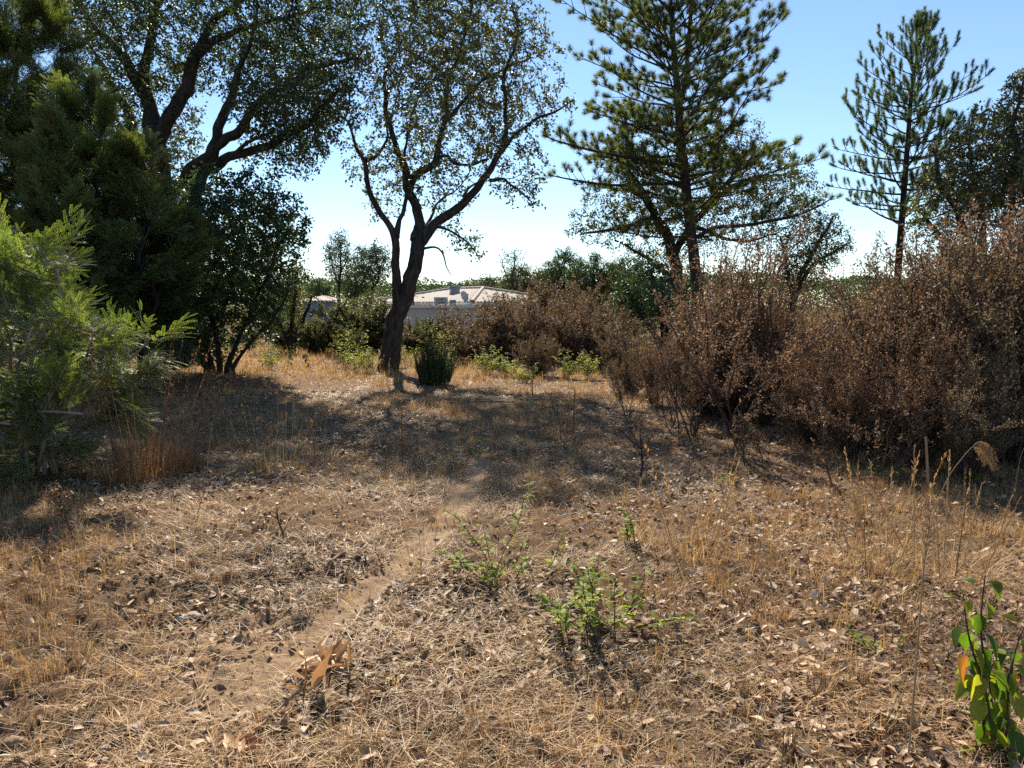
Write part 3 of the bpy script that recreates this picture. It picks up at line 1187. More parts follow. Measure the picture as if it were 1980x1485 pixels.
# ------------------------------------------------------------ trees
o = broadleaf('cork_oak', 'cork oak in the middle with forked dark trunk and airy grey-green crown', 'tree', [
    ([(745, 742, 100), (750, 712, 82), (756, 680, 72), (762, 640, 67), (768, 600, 62), (783, 568, 56), (797, 535, 53), (810, 492, 52), (816, 460, 50)], 0.),
    ([(770, 590, 44), (768, 545, 34), (765, 500, 29), (764, 462, 27), (752, 435, 22), (735, 410, 20), (716, 375, 18), (708, 335, 17), (703, 310, 15), (690, 280, 11), (678, 245, 8), (660, 225, 5)], -.8),
    ([(765, 460, 22), (774, 425, 16), (783, 395, 14), (790, 372, 14)], .1),
    ([(814, 465, 46), (810, 425, 36), (803, 395, 34), (793, 370, 34), (786, 335, 28), (779, 312, 24), (768, 285, 21), (757, 252, 19), (746, 215, 17), (738, 175, 15), (742, 140, 11), (765, 100, 8), (790, 60, 6), (810, 10, 4)], 1.0),
    ([(792, 368, 30), (808, 340, 27), (830, 325, 26), (847, 312, 24), (851, 290, 20), (857, 255, 17), (864, 215, 14), (863, 166, 12), (885, 110, 9), (905, 50, 7), (915, -20, 4)], -1.2),
    ([(815, 470, 40), (840, 438, 36), (870, 415, 33), (900, 391, 29), (925, 360, 26), (940, 338, 25), (955, 312, 22), (972, 285, 20), (976, 255, 16), (979, 200, 13), (978, 160, 12), (990, 110, 8), (1000, 50, 5)], -.6),
    ([(703, 312, 11), (722, 300, 9), (738, 280, 9), (747, 262, 8), (742, 235, 5)], -1.2),
    ([(862, 232, 13), (885, 207, 12), (910, 180, 11), (940, 155, 10), (965, 140, 9), (995, 125, 7), (1030, 110, 4)], .4),
    ([(740, 176, 11), (755, 160, 9), (775, 135, 8), (800, 100, 6), (830, 60, 4)], 1.6),
    ([(850, 305, 9), (872, 302, 9), (882, 315, 9), (915, 318, 9), (945, 311, 9)], -.7),
    ([(780, 310, 11), (790, 275, 9), (792, 235, 8), (805, 200, 7), (830, 165, 6), (855, 120, 4)], 2.0),
    ([(975, 283, 11), (1003, 250, 10), (1040, 228, 9), (1075, 215, 7), (1110, 195, 4)], -1.),
    ([(948, 350, 10), (975, 347, 9), (1000, 365, 7), (1022, 385, 5), (1035, 405, 3)], -1.),
    ([(838, 440, 9), (870, 448, 8), (895, 462, 7), (912, 480, 4), (928, 505, 2.5)], -.5),
    ([(818, 486, 8), (845, 481, 7), (858, 496, 6), (863, 515, 4), (868, 530, 3)], -.2),
    ([(900, 390, 10), (905, 365, 8), (930, 352, 6), (945, 345, 6)], -.9),
    ([(825, 440, 12), (835, 415, 9), (858, 385, 7), (880, 372, 5), (905, 340, 4)], 1.4)],
    18.5, [(720, -110), (840, -140), (960, -120), (1040, -40), (1075, 50), (1110, 130), (1120, 200), (1095, 240), (1055, 270), (1080, 340), (1020, 400), (980, 400), (940, 385), (900, 420), (920, 470), (880, 480), (850, 440), (800, 400), (770, 400), (735, 440), (700, 430), (690, 370), (655, 345), (640, 300), (665, 230), (640, 150), (680, 60)],
    3.0, 9500, k=7, L=.085, step=.14, dk=.19, mats=OAK_GREY, cut=.45, freq=.85, seed=3, spread=.13, n_trunk=1, ws=.54, rmax=.0085, rough=.22, sides=22, gn=.85,
    polys=[([(845, 440), (930, 445), (945, 505), (885, 500)], -.5, .5, 260), ([(1000, 340), (1050, 350), (1050, 410), (1010, 405)], -1., .5, 200)])

broadleaf('cork_oak', 'huge old oak at upper left with many thick dark limbs', 'tree', [
    ([(335, 720, 100), (332, 600, 86), (326, 480, 76), (317, 400, 66), (307, 330, 52), (299, 280, 50), (296, 247, 48)], 0.),
    ([(338, 470, 55), (355, 430, 50), (372, 385, 44), (386, 340, 40), (405, 318, 36), (414, 285, 28), (424, 238, 24), (446, 195, 21), (456, 168, 19), (462, 135, 15), (480, 90, 10), (500, 40, 6)], -1.2),
    ([(297, 250, 40), (287, 215, 36), (274, 178, 34), (260, 148, 30), (246, 122, 24), (225, 97, 20), (198, 66, 16), (168, 28, 12), (131, 5, 8), (100, -20, 5)], .6),
    ([(276, 185, 28), (280, 140, 26), (284, 105, 25), (296, 55, 22), (305, 0, 20), (312, -60, 14), (320, -110, 8)], 1.5),
    ([(300, 285, 38), (318, 250, 36), (337, 218, 36), (352, 190, 34), (365, 162, 33), (379, 120, 30), (393, 95, 24), (408, 78, 20), (435, 66, 16), (462, 56, 13), (505, 50, 9), (560, 30, 5)], -.6),
    ([(380, 118, 22), (390, 80, 20), (408, 45, 18), (428, 28, 15), (452, 14, 12), (474, -10, 9), (500, -50, 5)], 1.2),
    ([(407, 316, 28), (420, 284, 24), (440, 268, 24), (457, 256, 23), (472, 234, 22), (485, 216, 20), (500, 198, 18), (520, 184, 17), (545, 170, 16), (570, 156, 15), (594, 136, 14), (626, 122, 12), (665, 116, 8), (700, 100, 5)], -1.8),
    ([(410, 326, 24), (430, 312, 24), (455, 302, 22), (480, 296, 21), (505, 289, 20), (522, 278, 19), (540, 268, 17), (575, 251, 16), (600, 236, 14), (615, 216, 10), (635, 195, 8), (652, 170, 5)], -2.2),
    ([(335, 365, 26), (352, 345, 26), (375, 320, 25), (398, 305, 24), (410, 290, 22)], -1.5),
    ([(322, 440, 36), (292, 360, 30), (269, 300, 28), (256, 250, 26), (246, 212, 24), (226, 184, 20), (198, 150, 15), (160, 130, 9), (125, 118, 5)], 1.8),
    ([(226, 186, 14), (205, 140, 12), (180, 90, 8), (160, 40, 5)], 1.2),
    ([(455, 302, 10), (475, 272, 9), (500, 258, 7), (520, 250, 5)], -2.4)],
    20., [(90, -10), (160, -90), (300, -120), (500, -140), (720, -140), (775, -60), (760, 60), (720, 120), (690, 170), (700, 240), (660, 265), (640, 310), (600, 335), (560, 345), (545, 320), (520, 300), (500, 330), (480, 300), (500, 250), (460, 215), (430, 210), (420, 165), (390, 190), (380, 300), (350, 330), (320, 300), (330, 210), (290, 230), (200, 260), (140, 200), (110, 90)],
    3.6, 15000, k=9, L=.09, dk=.22, mats=OAK_DARK, cut=.40, freq=.7, seed=9, spread=.15, n_trunk=1, ws=.74, rmax=.010, rough=.2, sides=18, step=.16,
    polys=[([(120, 120), (260, 160), (290, 250), (400, 190), (400, 300), (350, 330), (300, 420), (200, 430), (130, 300)], 1.2, 1.6, 2600), ([(420, 140), (560, 90), (690, 120), (700, 240), (640, 300), (600, 335), (540, 340), (500, 300), (470, 250), (430, 220)], -2., 1.6, 6000), ([(500, 285), (625, 285), (612, 350), (565, 365), (520, 345)], -2., .8, 900)])

broadleaf('evergreen_shrub_tree', 'dense dark bushy evergreen below the huge old oak', 'tree', [
    ([(425, 712, 20), (420, 660, 16), (408, 600, 13), (395, 540, 10), (380, 470, 7)], -.3),
    ([(400, 712, 16), (372, 660, 13), (345, 610, 11), (320, 550, 8)], -.6),
    ([(440, 712, 16), (462, 650, 13), (490, 600, 11), (515, 540, 8), (535, 470, 6)], .4),
    ([(410, 712, 16), (400, 650, 13), (440, 590, 11), (455, 500, 8), (470, 420, 6)], .8),
    ([(450, 712, 12), (485, 660, 10), (530, 620, 8), (560, 560, 6)], -.5)],
    17.5, [(240, 380), (290, 320), (350, 345), (395, 305), (450, 325), (505, 300), (548, 350), (590, 390), (615, 450), (590, 500), (604, 540), (560, 575), (566, 625), (515, 650), (470, 640), (450, 690), (400, 670), (350, 705), (280, 700), (220, 690), (225, 540)],
    2.2, 9000, k=12, L=.085, mats=EVERGREEN, cut=.38, freq=.9, seed=14, spread=.14, ws=.6, polys=[([(230, 590), (330, 600), (450, 610), (560, 600), (540, 650), (470, 680), (430, 705), (330, 712), (230, 712)], .2, 1.6, 2600)], n_trunk=5, rough=.05, bark=TWIG, step=.13, dk=.17, root_from=.1)

# big pine
wh = [(394, 3, 3.0, 0, 0), (352, 3, 3.4, 4, 0), (315, 3, 3.6, 8, 0), (275, 4, 3.6, 12, 0), (235, 4, 3.5, 15, 0), (195, 4, 3.3, 20, 0), (155, 4, 3.2, 24, 0), (115, 4, 2.9, 28, 0), (75, 4, 2.7, 32, 0), (35, 4, 2.4, 35, 0), (-5, 4, 2.2, 38, 0), (452, 3, 3.0, -2, 0), (415, 4, 3.4, 2, 0), (372, 5, 4.2, 4, 0), (335, 5, 4.3, 8, 0), (295, 6, 4.1, 12, 0), (255, 6, 4.0, 15, 0), (215, 6, 3.9, 18, 0), (175, 6, 3.7, 22, 0), (135, 5, 3.8, 23, 0), (95, 5, 3.7, 25, 0), (55, 5, 3.5, 27, 0), (15, 5, 3.3, 30, 0), (-25, 5, 2.9, 33, 0), (-65, 5, 2.4, 40, 0), (-105, 4, 1.6, 50, 0), (-140, 4, .8, 60, 0),
      (100, 4, 3.2, 22, 1), (55, 4, 3.0, 26, 1), (10, 5, 2.9, 30, 1), (-35, 5, 1.9, 42, 1), (-80, 4, 1.2, 52, 1)]
pine('pine_tree', 'tall broad pine right of the middle with dark straight trunk', [(1352, 640, 44), (1348, 560, 38), (1340, 480, 35), (1330, 400, 33), (1324, 330, 30), (1316, 260, 28), (1312, 200, 25), (1306, 130, 20), (1300, 60, 16), (1296, -20, 11), (1292, -90, 7), (1290, -145, 4)], 24.,
     wh, leader2=[(1314, 205, 18), (1325, 160, 16), (1330, 100, 14), (1334, 40, 11), (1338, -30, 8), (1340, -110, 4)],
     extra=[([(1348, 458, 15), (1385, 440, 13), (1440, 436, 11), (1500, 425, 10), (1545, 415, 8), (1590, 395, 5), (1612, 380, 3)], -1.2),
            ([(1325, 326, 14), (1270, 312, 11), (1200, 302, 9), (1140, 290, 7), (1085, 275, 5), (1050, 262, 3)], -1.5),
            ([(1330, 352, 12), (1260, 356, 10), (1190, 358, 8), (1120, 350, 6), (1060, 338, 3)], -.8)],
     nn=165, nl=.185, nw=.0075, shoot=.12, spr=1.45, rs=8, twig_gap=.10, ws=.6, tilt=.6, bare_in=.33, sub=.36, tuft_up=.35, upcurve=.4)

# young pine
wy = [(412, 3, 2.2, 2, 0), (374, 3, 2.4, 4, 0), (333, 3, 2.4, 4, 0), (292, 3, 2.3, 8, 0), (257, 3, 2.0, 10, 0), (222, 4, 1.9, 15, 0), (186, 4, 1.7, 22, 0), (149, 4, 1.3, 32, 0), (84, 4, .6, 52, 0), (432, 4, 1.9, 0, 0), (395, 5, 2.6, 3, 0), (355, 5, 2.8, 4, 0), (312, 6, 3.0, 4, 0), (275, 5, 2.5, 8, 0), (240, 6, 2.4, 12, 0), (205, 6, 2.2, 17, 0), (168, 6, 1.9, 26, 0), (130, 6, 1.5, 36, 0), (98, 5, .9, 48, 0), (70, 4, .5, 60, 0)]
pine('pine_tree', 'slim young pine with tiered upturned branches standing apart at right', [(1733, 640, 20), (1735, 560, 18), (1738, 500, 17), (1744, 420, 15), (1751, 330, 13), (1757, 250, 11), (1763, 170, 8), (1773, 110, 6), (1783, 65, 4), (1786, 45, 2)], 22.5,
     wy, mats=PINE_BLUE, nn=200, nl=.12, nw=.0075, shoot=.22, spr=1.15, rs=21, twig_gap=.105, sub=.32, upcurve=.35, tuft_up=1.3, ws=.78, tilt=.3, bare_in=.28)

broadleaf('holm_oak', 'leaning oak with twisted branches behind the big pine', 'tree', [
    ([(1325, 640, 32), (1318, 570, 28), (1303, 500, 25), (1285, 450, 22), (1268, 420, 20), (1248, 385, 17), (1228, 350, 14), (1205, 315, 10), (1188, 285, 7), (1175, 260, 4)], -.5),
    ([(1300, 495, 18), (1330, 450, 16), (1360, 410, 14), (1395, 370, 12), (1430, 330, 9), (1470, 300, 6), (1510, 280, 4)], 1.),
    ([(1375, 392, 11), (1380, 340, 10), (1378, 290, 8), (1385, 240, 5)], -.8),
    ([(1268, 420, 12), (1240, 425, 10), (1200, 440, 8), (1160, 445, 6), (1120, 455, 3)], -1.2),
    ([(1400, 365, 10), (1450, 350, 9), (1500, 340, 7), (1550, 335, 4)], 2.),
    ([(1246, 383, 9), (1220, 370, 8), (1180, 365, 6), (1140, 355, 4)], 1.),
    ([(1320, 560, 14), (1290, 525, 11), (1250, 500, 9), (1220, 480, 6), (1190, 465, 4)], .4),
    ([(1340, 440, 10), (1400, 460, 8), (1450, 465, 6), (1500, 455, 4)], .7)],
    27., [(1085, 450), (1105, 390), (1150, 330), (1170, 260), (1260, 210), (1360, 190), (1480, 230), (1570, 300), (1605, 380), (1585, 450), (1540, 480), (1460, 500), (1400, 480), (1360, 540), (1290, 540), (1200, 500), (1130, 480)],
    2.6, 8500, k=9, L=.09, mats=OAK, cut=.45, freq=.7, seed=21, spread=.15, ws=.85, rmax=.009, rough=.12, step=.17, dk=.22)

broadleaf('holm_oak', 'many stemmed oak with brownish leaves at the right edge', 'tree', [
    ([(1900, 640, 26), (1890, 540, 22), (1870, 450, 18), (1840, 390, 14), (1815, 330, 10), (1800, 290, 5)], -.4),
    ([(1898, 580, 20), (1905, 480, 17), (1895, 400, 14), (1880, 330, 10), (1875, 260, 6), (1880, 215, 4)], .6),
    ([(1905, 590, 20), (1935, 490, 17), (1955, 400, 14), (1960, 310, 11), (1965, 230, 8), (1975, 150, 5)], -.6),
    ([(1910, 600, 16), (1965, 500, 14), (2010, 400, 11), (2040, 300, 8), (2060, 220, 5)], .5),
    ([(1885, 520, 13), (1840, 470, 11), (1800, 430, 8), (1775, 400, 5)], .9)],
    19.5, [(1775, 330), (1800, 270), (1840, 225), (1885, 195), (1915, 240), (1930, 160), (1975, 120), (2060, 90), (2150, 160), (2160, 480), (1960, 480), (1780, 480), (1745, 440), (1760, 390)],
    2.3, 9500, k=14, L=.08, step=.14, dk=.19, mats=OAK_GREY, cut=.42, freq=.9, seed=27, spread=.14, ws=.8, n_trunk=4, rough=.1)

broadleaf('broadleaf_tree', 'dark ivy covered bushy tree low in front of the big pine', 'tree', [
    ([(1285, 660, 14), (1280, 620, 11), (1268, 570, 8), (1255, 530, 5)], 0.), ([(1290, 660, 12), (1305, 600, 9), (1318, 550, 6)], .3), ([(1275, 660, 10), (1240, 610, 8), (1215, 570, 5)], -.3)],
    21.5, [(1170, 600), (1185, 545), (1225, 505), (1270, 490), (1320, 520), (1345, 560), (1335, 620), (1300, 650), (1220, 650)], 1.4, 3000, k=16, L=.08, mats=EVERGREEN, cut=.4, freq=1.2, seed=33, spread=.17, n_trunk=3, bark=TWIG, rough=0, step=.14, dk=.18)

broadleaf('broadleaf_tree', 'wispy leaning green tree in the gap between the two pines', 'tree', [
    ([(1530, 600, 12), (1540, 550, 10), (1565, 500, 8), (1590, 455, 6), (1610, 420, 4)], 0.), ([(1535, 580, 9), (1560, 530, 8), (1600, 495, 6), (1640, 470, 4)], .3), ([(1535, 570, 8), (1520, 510, 6), (1510, 460, 4)], -.4)],
    23.5, [(1480, 520), (1495, 460), (1540, 425), (1580, 390), (1625, 400), (1640, 440), (1660, 480), (1620, 520), (1580, 560), (1500, 580)], 1.2, 2400, k=10, dk=.18, step=.14, L=.075, mats=OAK, cut=.46, freq=1.1, seed=35, spread=.18, n_trunk=3, bark=TWIG, rough=0)

broadleaf('broadleaf_tree', 'hazy green bushy tree right of the big evergreen bush', 'tree', [
    ([(560, 665, 10), (565, 620, 8), (572, 560, 6), (575, 520, 4)], 0.), ([(565, 665, 9), (590, 610, 7), (605, 570, 4)], .3), ([(555, 665, 8), (535, 600, 6), (525, 560, 4)], -.3)],
    25., [(490, 620), (510, 560), (540, 520), (570, 500), (588, 540), (590, 590), (580, 640), (520, 650)], 1.3, 2400, k=14, dk=.18, step=.14, L=.08, mats=SHRUB_GREEN, cut=.4, freq=1.2, seed=37, spread=.2, n_trunk=3, bark=TWIG, rough=0)

# far trees: (trunk pixel, foot row, top row, half width, distance, points, leaves, label, leafy)
FAR = [(655, 600, 442, 34, 46, 420, 4, 'slender far tree with round thin crown just left of the cork oak trunk', FAR_LEAF, .44),
       (722, 600, 452, 40, 42, 420, 5, 'far forked tree with narrow crown directly behind the thin left stem', FAR_LEAF, .46),
       (690, 600, 505, 36, 50, 380, 6, 'low bushy far tree between the two slender far trees', FAR_GREEN, .38),
       (620, 600, 538, 30, 70, 330, 7, 'small green far tree above the pale shed roof', FAR_GREEN, .36),
       (992, 600, 468, 40, 60, 420, 1, 'nearly leafless far tree standing behind the roof', FAR_LEAF, .44),
       (942, 590, 525, 22, 62, 200, 4, 'little thin far tree left of the leafless one', FAR_LEAF, .40),
       (1015, 600, 508, 52, 64, 460, 9, 'round dark far oak right behind the roof end', OAK_DARK, .3),
       (1060, 600, 520, 36, 62, 330, 9, 'dark far oak right of the round one behind the roof', OAK_DARK, .3),
       (1095, 620, 470, 44, 40, 480, 7, 'pale green far tree with pointed crown right of the roof', FAR_GREEN, .40),
       (1150, 620, 484, 58, 36, 520, 7, 'wide pale green far tree left of the leaning oak', FAR_GREEN, .38),
       (1205, 620, 490, 52, 38, 420, 7, 'pale green far tree under the low pine branches', FAR_GREEN, .38),
       (872, 580, 544, 9, 120, 60, 9, 'tiny distant tree on the skyline, left one of the pair', FAR_GREEN, .2),
       (893, 580, 541, 10, 120, 60, 9, 'tiny distant tree on the skyline, right one of the pair', FAR_GREEN, .2),
       (840, 580, 548, 9, 120, 50, 9, 'tiny distant tree on the skyline nearest the cork oak trunk', FAR_GREEN, .2),
       (800, 600, 500, 12, 48, 120, 5, 'narrow far tree glimpsed between the two cork oak stems', FAR_GREEN, .38)]
for i, (px, fy, ty, hw, Y, na, k, lab, mt, ct) in enumerate(FAR):
    h = fy - ty
    fork = ty + h * .55
    lim = [([(px, fy + 15, max(3, h * .045)), (px + rng.normal(0, 3), (fy + fork) / 2, max(2.4, h * .035)), (px + rng.normal(0, 3), fork, max(2, h * .028)), (px + rng.normal(0, 5), ty + h * .2, 2)], 0.),
           ([(px, fork + h * .12, max(1.4, h * .02)), (px - hw * .4, fork - h * .12, 2), (px - hw * .55, ty + h * .25, 1.2)], .6),
           ([(px, fork + h * .05, max(1.4, h * .02)), (px + hw * .4, fork - h * .15, 2), (px + hw * .6, ty + h * .3, 1.2)], -.6)]
    pol = []
    for a in range(14):
        t = 2 * pi * a / 14
        rr = rng.uniform(.8, 1.15)
        pol.append((px + hw * rr * math.sin(t), ty + h * .36 - h * .36 * rr * math.cos(t)))
    if k >= 6:
        pol = [(a, b + (h * .25 if b > ty + h * .4 else 0)) for a, b in pol]
    s = Y / 45
    broadleaf('far_tree', lab, 'tree', lim, Y, pol, hw * px_m(Y) * .9, int(na * 3.2), k=int(k * 2.2), L=.10 * s, mats=mt, cut=ct, freq=.7 / s, seed=50 + i, spread=.22 * s, bark=TWIG, rough=0, sides=6, step=.15 * s, dk=.19 * s, tip=.006 * s, rmax=.02 * s, di=5 * s, jd=0.)

def build_wood():
    mb = MB()
    n = 210000
    x = rng.uniform(-130, 130, n)
    ydep = rng.uniform(85, 125, n)
    top = 2.2 + 3.6 * fbm(np.stack([x * .11, ydep * .05, 0 * x], -1), 3, 61) + 1.6 * fbm(np.stack([x * .5, ydep * .3, 0 * x], -1), 2, 62)
    z = -1.2 + (top + 1.2) * (1 - rng.random(n) ** 2.2)
    k = fbm(np.stack([x * .5, ydep * .5, z * .7], -1), 2, 63) > .18
    B = np.stack([x, ydep, z], -1)[k]
    n = len(B)
    D = rand_dirs(n)
    ls = rng.uniform(.18, .42, n)
    diamonds(mb, B, D, perp(D), ls, ls * .7, .2)
    o = part('distant_wood', mb, FAR_GREEN, None)
    prop(o, 'low green band of far-off woodland along the horizon', 'woodland', None, 'stuff')
build_wood()

def build_undergrowth():
    mb = MB()
    for mi, n, sd in ((0, 120000, 81), (1, 90000, 82)):
        x = rng.uniform(-28, 34, n)
        y = rng.uniform(26, 46, n)
        top = .25 + 2.0 * sstep(.42, .68, fbm(np.stack([x * .42, y * .42, 0 * x], -1), 3, sd)) * sstep(25, 29, y)
        px = 990 + x / y * F_PX
        top = np.where(((px > 740) & (px < 950)) | ((px > 570) & (px < 665)), np.minimum(top, .75), top)
        z = gz(x, y) + top * (1 - rng.random(n) ** 1.7)
        B = np.stack([x, y, z], -1)
        B = B[(fbm(B * 1.4, 2, sd + 5) > .42) & (top > .4)]
        D = nrm(rand_dirs(len(B)) + [0, 0, .4])
        ls = rng.uniform(.06, .14, len(B))
        diamonds(mb, B, D, perp(D), ls, ls * .55, .2, mi)
    o = part('undergrowth', mb, [SHRUB_GREEN, DEAD_GREY], None)
    prop(o, 'tangled brown and green scrub filling the ground before the house', 'undergrowth', None, 'stuff')
build_undergrowth()

# ------------------------------------------------------------ acacias at the left
SPR = [spray_template(nf=8, npin=9, stem=.34, fl=.145, pl=.027, pw=.0105, seed=s) for s in range(5)]
SPR_LO = [spray_template(nf=9, npin=7, stem=.42, fl=.16, pl=.036, pw=.014, seed=10 + s) for s in range(4)]

def stems_to(base, tops, lean=.15):
    out = []
    for t in tops:
        b = np.array(base) + rng.normal(0, .12, 3) * np.array([1, 1, 0])
        b[2] = g1(b[0], b[1]) - .05
        t = np.array(t, float)
        m = [b + (t - b) * f + rng.normal(0, lean, 3) * np.array([1, 1, .3]) * math.sin(pi * f) + np.array([0, 0, .25 * math.sin(pi * f)]) for f in (.25, .5, .75)]
        out.append([b] + m + [t])
    return out

b1 = P(70, 780, 15.)
acacia('acacia_tree', 'tall feathery olive green acacia at the left edge of the picture', 'tree',
       stems_to(b1, [P(40, 60, 15), P(100, 230, 14.6), (P(0, 250, 15.5)), P(-60, 100, 15.)]), 15.,
       [(-260, 760), (-260, 40), (-100, -60), (60, -80), (110, -30), (135, 60), (165, 180), (185, 300), (190, 420), (190, 560), (170, 760)],
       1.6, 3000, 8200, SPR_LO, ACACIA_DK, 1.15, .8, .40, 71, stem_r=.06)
b2 = P(235, 760, 13.)
acacia('acacia_tree', 'dark shaded acacia thicket between the left edge and evergreen bush', 'tree',
       stems_to(b2, [P(170, 330, 13.), P(240, 380, 13.4), P(290, 440, 12.6), P(140, 450, 12.8), P(330, 520, 13.2), P(300, 360, 13.3), P(200, 230, 13.2)]), 13.2,
       [(60, 720), (60, 350), (100, 230), (150, 150), (200, 200), (245, 270), (290, 300), (330, 370), (375, 420), (385, 520), (380, 620), (365, 700)],
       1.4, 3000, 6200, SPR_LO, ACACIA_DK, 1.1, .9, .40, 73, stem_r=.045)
b3 = np.array([-4.5, 7.0, 0.])
acacia('acacia_shrub', 'bright sunlit feathery green acacia bush in the left foreground', 'shrub',
       stems_to(b3, [P(30, 470, 7.), P(110, 520, 6.6), P(180, 640, 6.6), P(290, 655, 6.9), P(60, 640, 6.2), P(-60, 560, 6.8), P(160, 800, 6.3), P(230, 760, 6.7), P(20, 820, 6.2), P(-120, 460, 7.), P(250, 700, 7.4)], .12), 6.8,
       [(-420, 560), (-200, 400), (-60, 420), (10, 405), (50, 450), (140, 470), (160, 530), (170, 600), (200, 640), (250, 610), (275, 640), (335, 640), (300, 700), (310, 740), (250, 770), (270, 820), (210, 870), (110, 905), (20, 940), (-100, 960), (-400, 940)],
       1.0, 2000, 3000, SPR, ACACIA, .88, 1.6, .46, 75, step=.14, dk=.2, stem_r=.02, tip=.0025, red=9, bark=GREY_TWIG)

# ------------------------------------------------------------ shrubs
st_dead = [Stock('dead_shrub', (lambda s=s: shrub_proto(*shrub_template(2., 1.15, 46, .031, 1., .38, 5, .34, s, 15, .15), RED_TWIG, DEAD_OLIVE if s == 2 else DEAD))) for s in (1, 2, 3)]
st_spindly = Stock('dead_shrub', lambda: shrub_proto(*shrub_template(2., .5, 7, .032, 1., .30, 5, .40, 9, 26, .12), RED_TWIG, DEAD))
st_grey = [Stock('dead_shrub', (lambda s=s: shrub_proto(*shrub_template(2., 1.4, 44, .048, 1., .5, 6, .06, s, 16, .16), RED_TWIG, DEAD_GREY))) for s in (4, 5)]
st_green = [Stock('green_shrub', (lambda s=s: shrub_proto(*shrub_template(1.8, 1.5, 44, .055, 1., .55, 9, .05, s, 16), TWIG, SHRUB_GREEN))) for s in (6, 7)]

GD = 'dead brown shrubs along the right side'
def top_h(px, ty, Y):
    z = float(P(px, ty, Y)[2])
    x = float(P(px, ty, Y)[0])
    return z - g1(x, Y), x
def shrub(stock, px, Y, ty, wf, label, group, cat='shrub', unit=2.):
    h, x = top_h(px, ty, Y)
    s = h / unit * 1.1
    return stock.use((x, Y, g1(x, Y)), rng.uniform(0, 6.28), (s * wf, s * wf, s), label, cat, group)

DEADS = [  # pixel, distance, top row, width factor, stock, label
    (1440, 10.6, 492, .85, 0, 'tallest reddish dead shrub standing in front of the pine trunk'),
    (1395, 11.4, 540, .9, 1, 'reddish dead shrub just left of the tallest one'),
    (1500, 11.6, 560, .8, 2, 'dead shrub just right of the tallest reddish one'),
    (1432, 8.9, 560, .6, 1, 'slim dead shrub on one visible upright stem before the tall ones'),
    (1330, 12.3, 650, .85, 0, 'low dead shrub under the dark ivy covered tree'),
    (1265, 12.2, 660, .8, 2, 'thin dead shrub at the left end of the right thicket'),
    (1300, 9.8, 700, .7, 1, 'small wispy dead shrub with bare lower stems in the sun'),
    (1570, 8.8, 680, .85, 2, 'rounded dead shrub at the front left of the big thicket'),
    (1630, 9.6, 640, .85, 1, 'olive tinged dead shrub left in the big right thicket'),
    (1695, 9.2, 600, .85, 0, 'dead shrub below the slim young pine trunk'),
    (1655, 7.9, 690, .9, 2, 'low dead shrub in the front row of the big thicket'),
    (1765, 8.8, 530, .85, 1, 'tall dead shrub just right of the young pine'),
    (1830, 8.4, 480, .9, 2, 'tall dense dead shrub in the middle of the right thicket'),
    (1905, 8.2, 466, .9, 0, 'tall rust coloured dead shrub near the right edge'),
    (1975, 7.7, 470, .9, 1, 'tall dead shrub cut by the right edge'),
    (2060, 8.2, 460, .9, 2, 'dead shrub whose left half shows at the right edge'),
    (1790, 7.4, 640, .85, 0, 'mid height dead shrub in front of the tall dense ones'),
    (1890, 6.9, 680, .85, 1, 'lower dead shrub behind the drooping reed plumes'),
    (1730, 10.8, 560, .85, 2, 'dead shrub at the back behind the young pine trunk'),
    (1860, 10.5, 488, .95, 1, 'back row dead shrub under the brownish oak'),
    (1960, 10.2, 480, .95, 0, 'back row dead shrub at the far right'),
    (1590, 12.6, 640, .9, 0, 'dark dead shrub at the back left of the big thicket'),
    (1480, 9.9, 690, .8, 2, 'low dead shrub in the dark gap between the thickets'),
    (1545, 8.5, 690, .7, 0, 'spindly dead shrub with a leaning bare stem before the dark gap'),
    (1640, 7.7, 720, .7, 0, 'spindly dead shrub at the front foot of the big thicket'),
    (1215, 10.6, 720, .7, 0, 'spindly dead shrub by the leafless forked sapling'),
    (1345, 9.2, 640, .7, 0, 'tall spindly dead shrub standing in front of the low one'),
    (1740, 7.1, 720, .7, 0, 'spindly dead shrub left of the thick cut stalk'),
    (1380, 10.2, 720, .7, 0, 'very low dead shrub left of the slim upright stem')]
for px, Y, ty, wf, si, lab in DEADS:
    shrub(st_spindly if wf < .8 else st_dead[si], px, Y, ty, wf if wf >= .8 else 1.1, lab, GD)
GM = 'brown shrubs in the middle distance'
MIDS = [(935, 21.5, 592, 1.3, 0, 'brown shrub directly below the satellite dish'), (990, 20.5, 585, 1.2, 1, 'purplish brown shrub covering the right half of the house wall'), (1050, 23., 556, 1.15, 0, 'brown shrub reaching up to the roof end'),
        (1095, 20.5, 590, 1.2, 1, 'dense brown shrub right of the purplish one'), (1150, 19.5, 600, 1.2, 0, 'brown shrub left of the dark ivy covered tree'), (1200, 17., 645, 1.1, 1, 'small brown shrub at the right end of the middle row'),
        (1040, 17.3, 655, .95, 0, 'low round brown shrub in front of the middle row'), (885, 22.5, 632, 1.1, 1, 'faded shrub just behind the heather bush'), (1220, 13.6, 690, .9, 0, 'greyish shrub between the middle row and right thicket'),
        (1120, 24., 565, 1.2, 1, 'pale brown shrub under the pale green far trees')]
for px, Y, ty, wf, si, lab in MIDS:
    shrub(st_grey[si], px, Y, ty, wf, lab, GM)
for px, Y, ty, lab in [(1375, 10.9, 705, 'small dull green shrub in the dark gap of the right thicket'), (1690, 8.3, 770, 'low green growth at the base of the big right thicket'), (1560, 11.2, 700, 'dull green shrub between the two dead thickets')]:
    shrub(st_green[1] if px == 1375 else st_green[0], px, Y, ty, 1., lab, 'green shrubs among the dead ones', unit=1.8)
GG = 'dull green shrubs in front of the house'
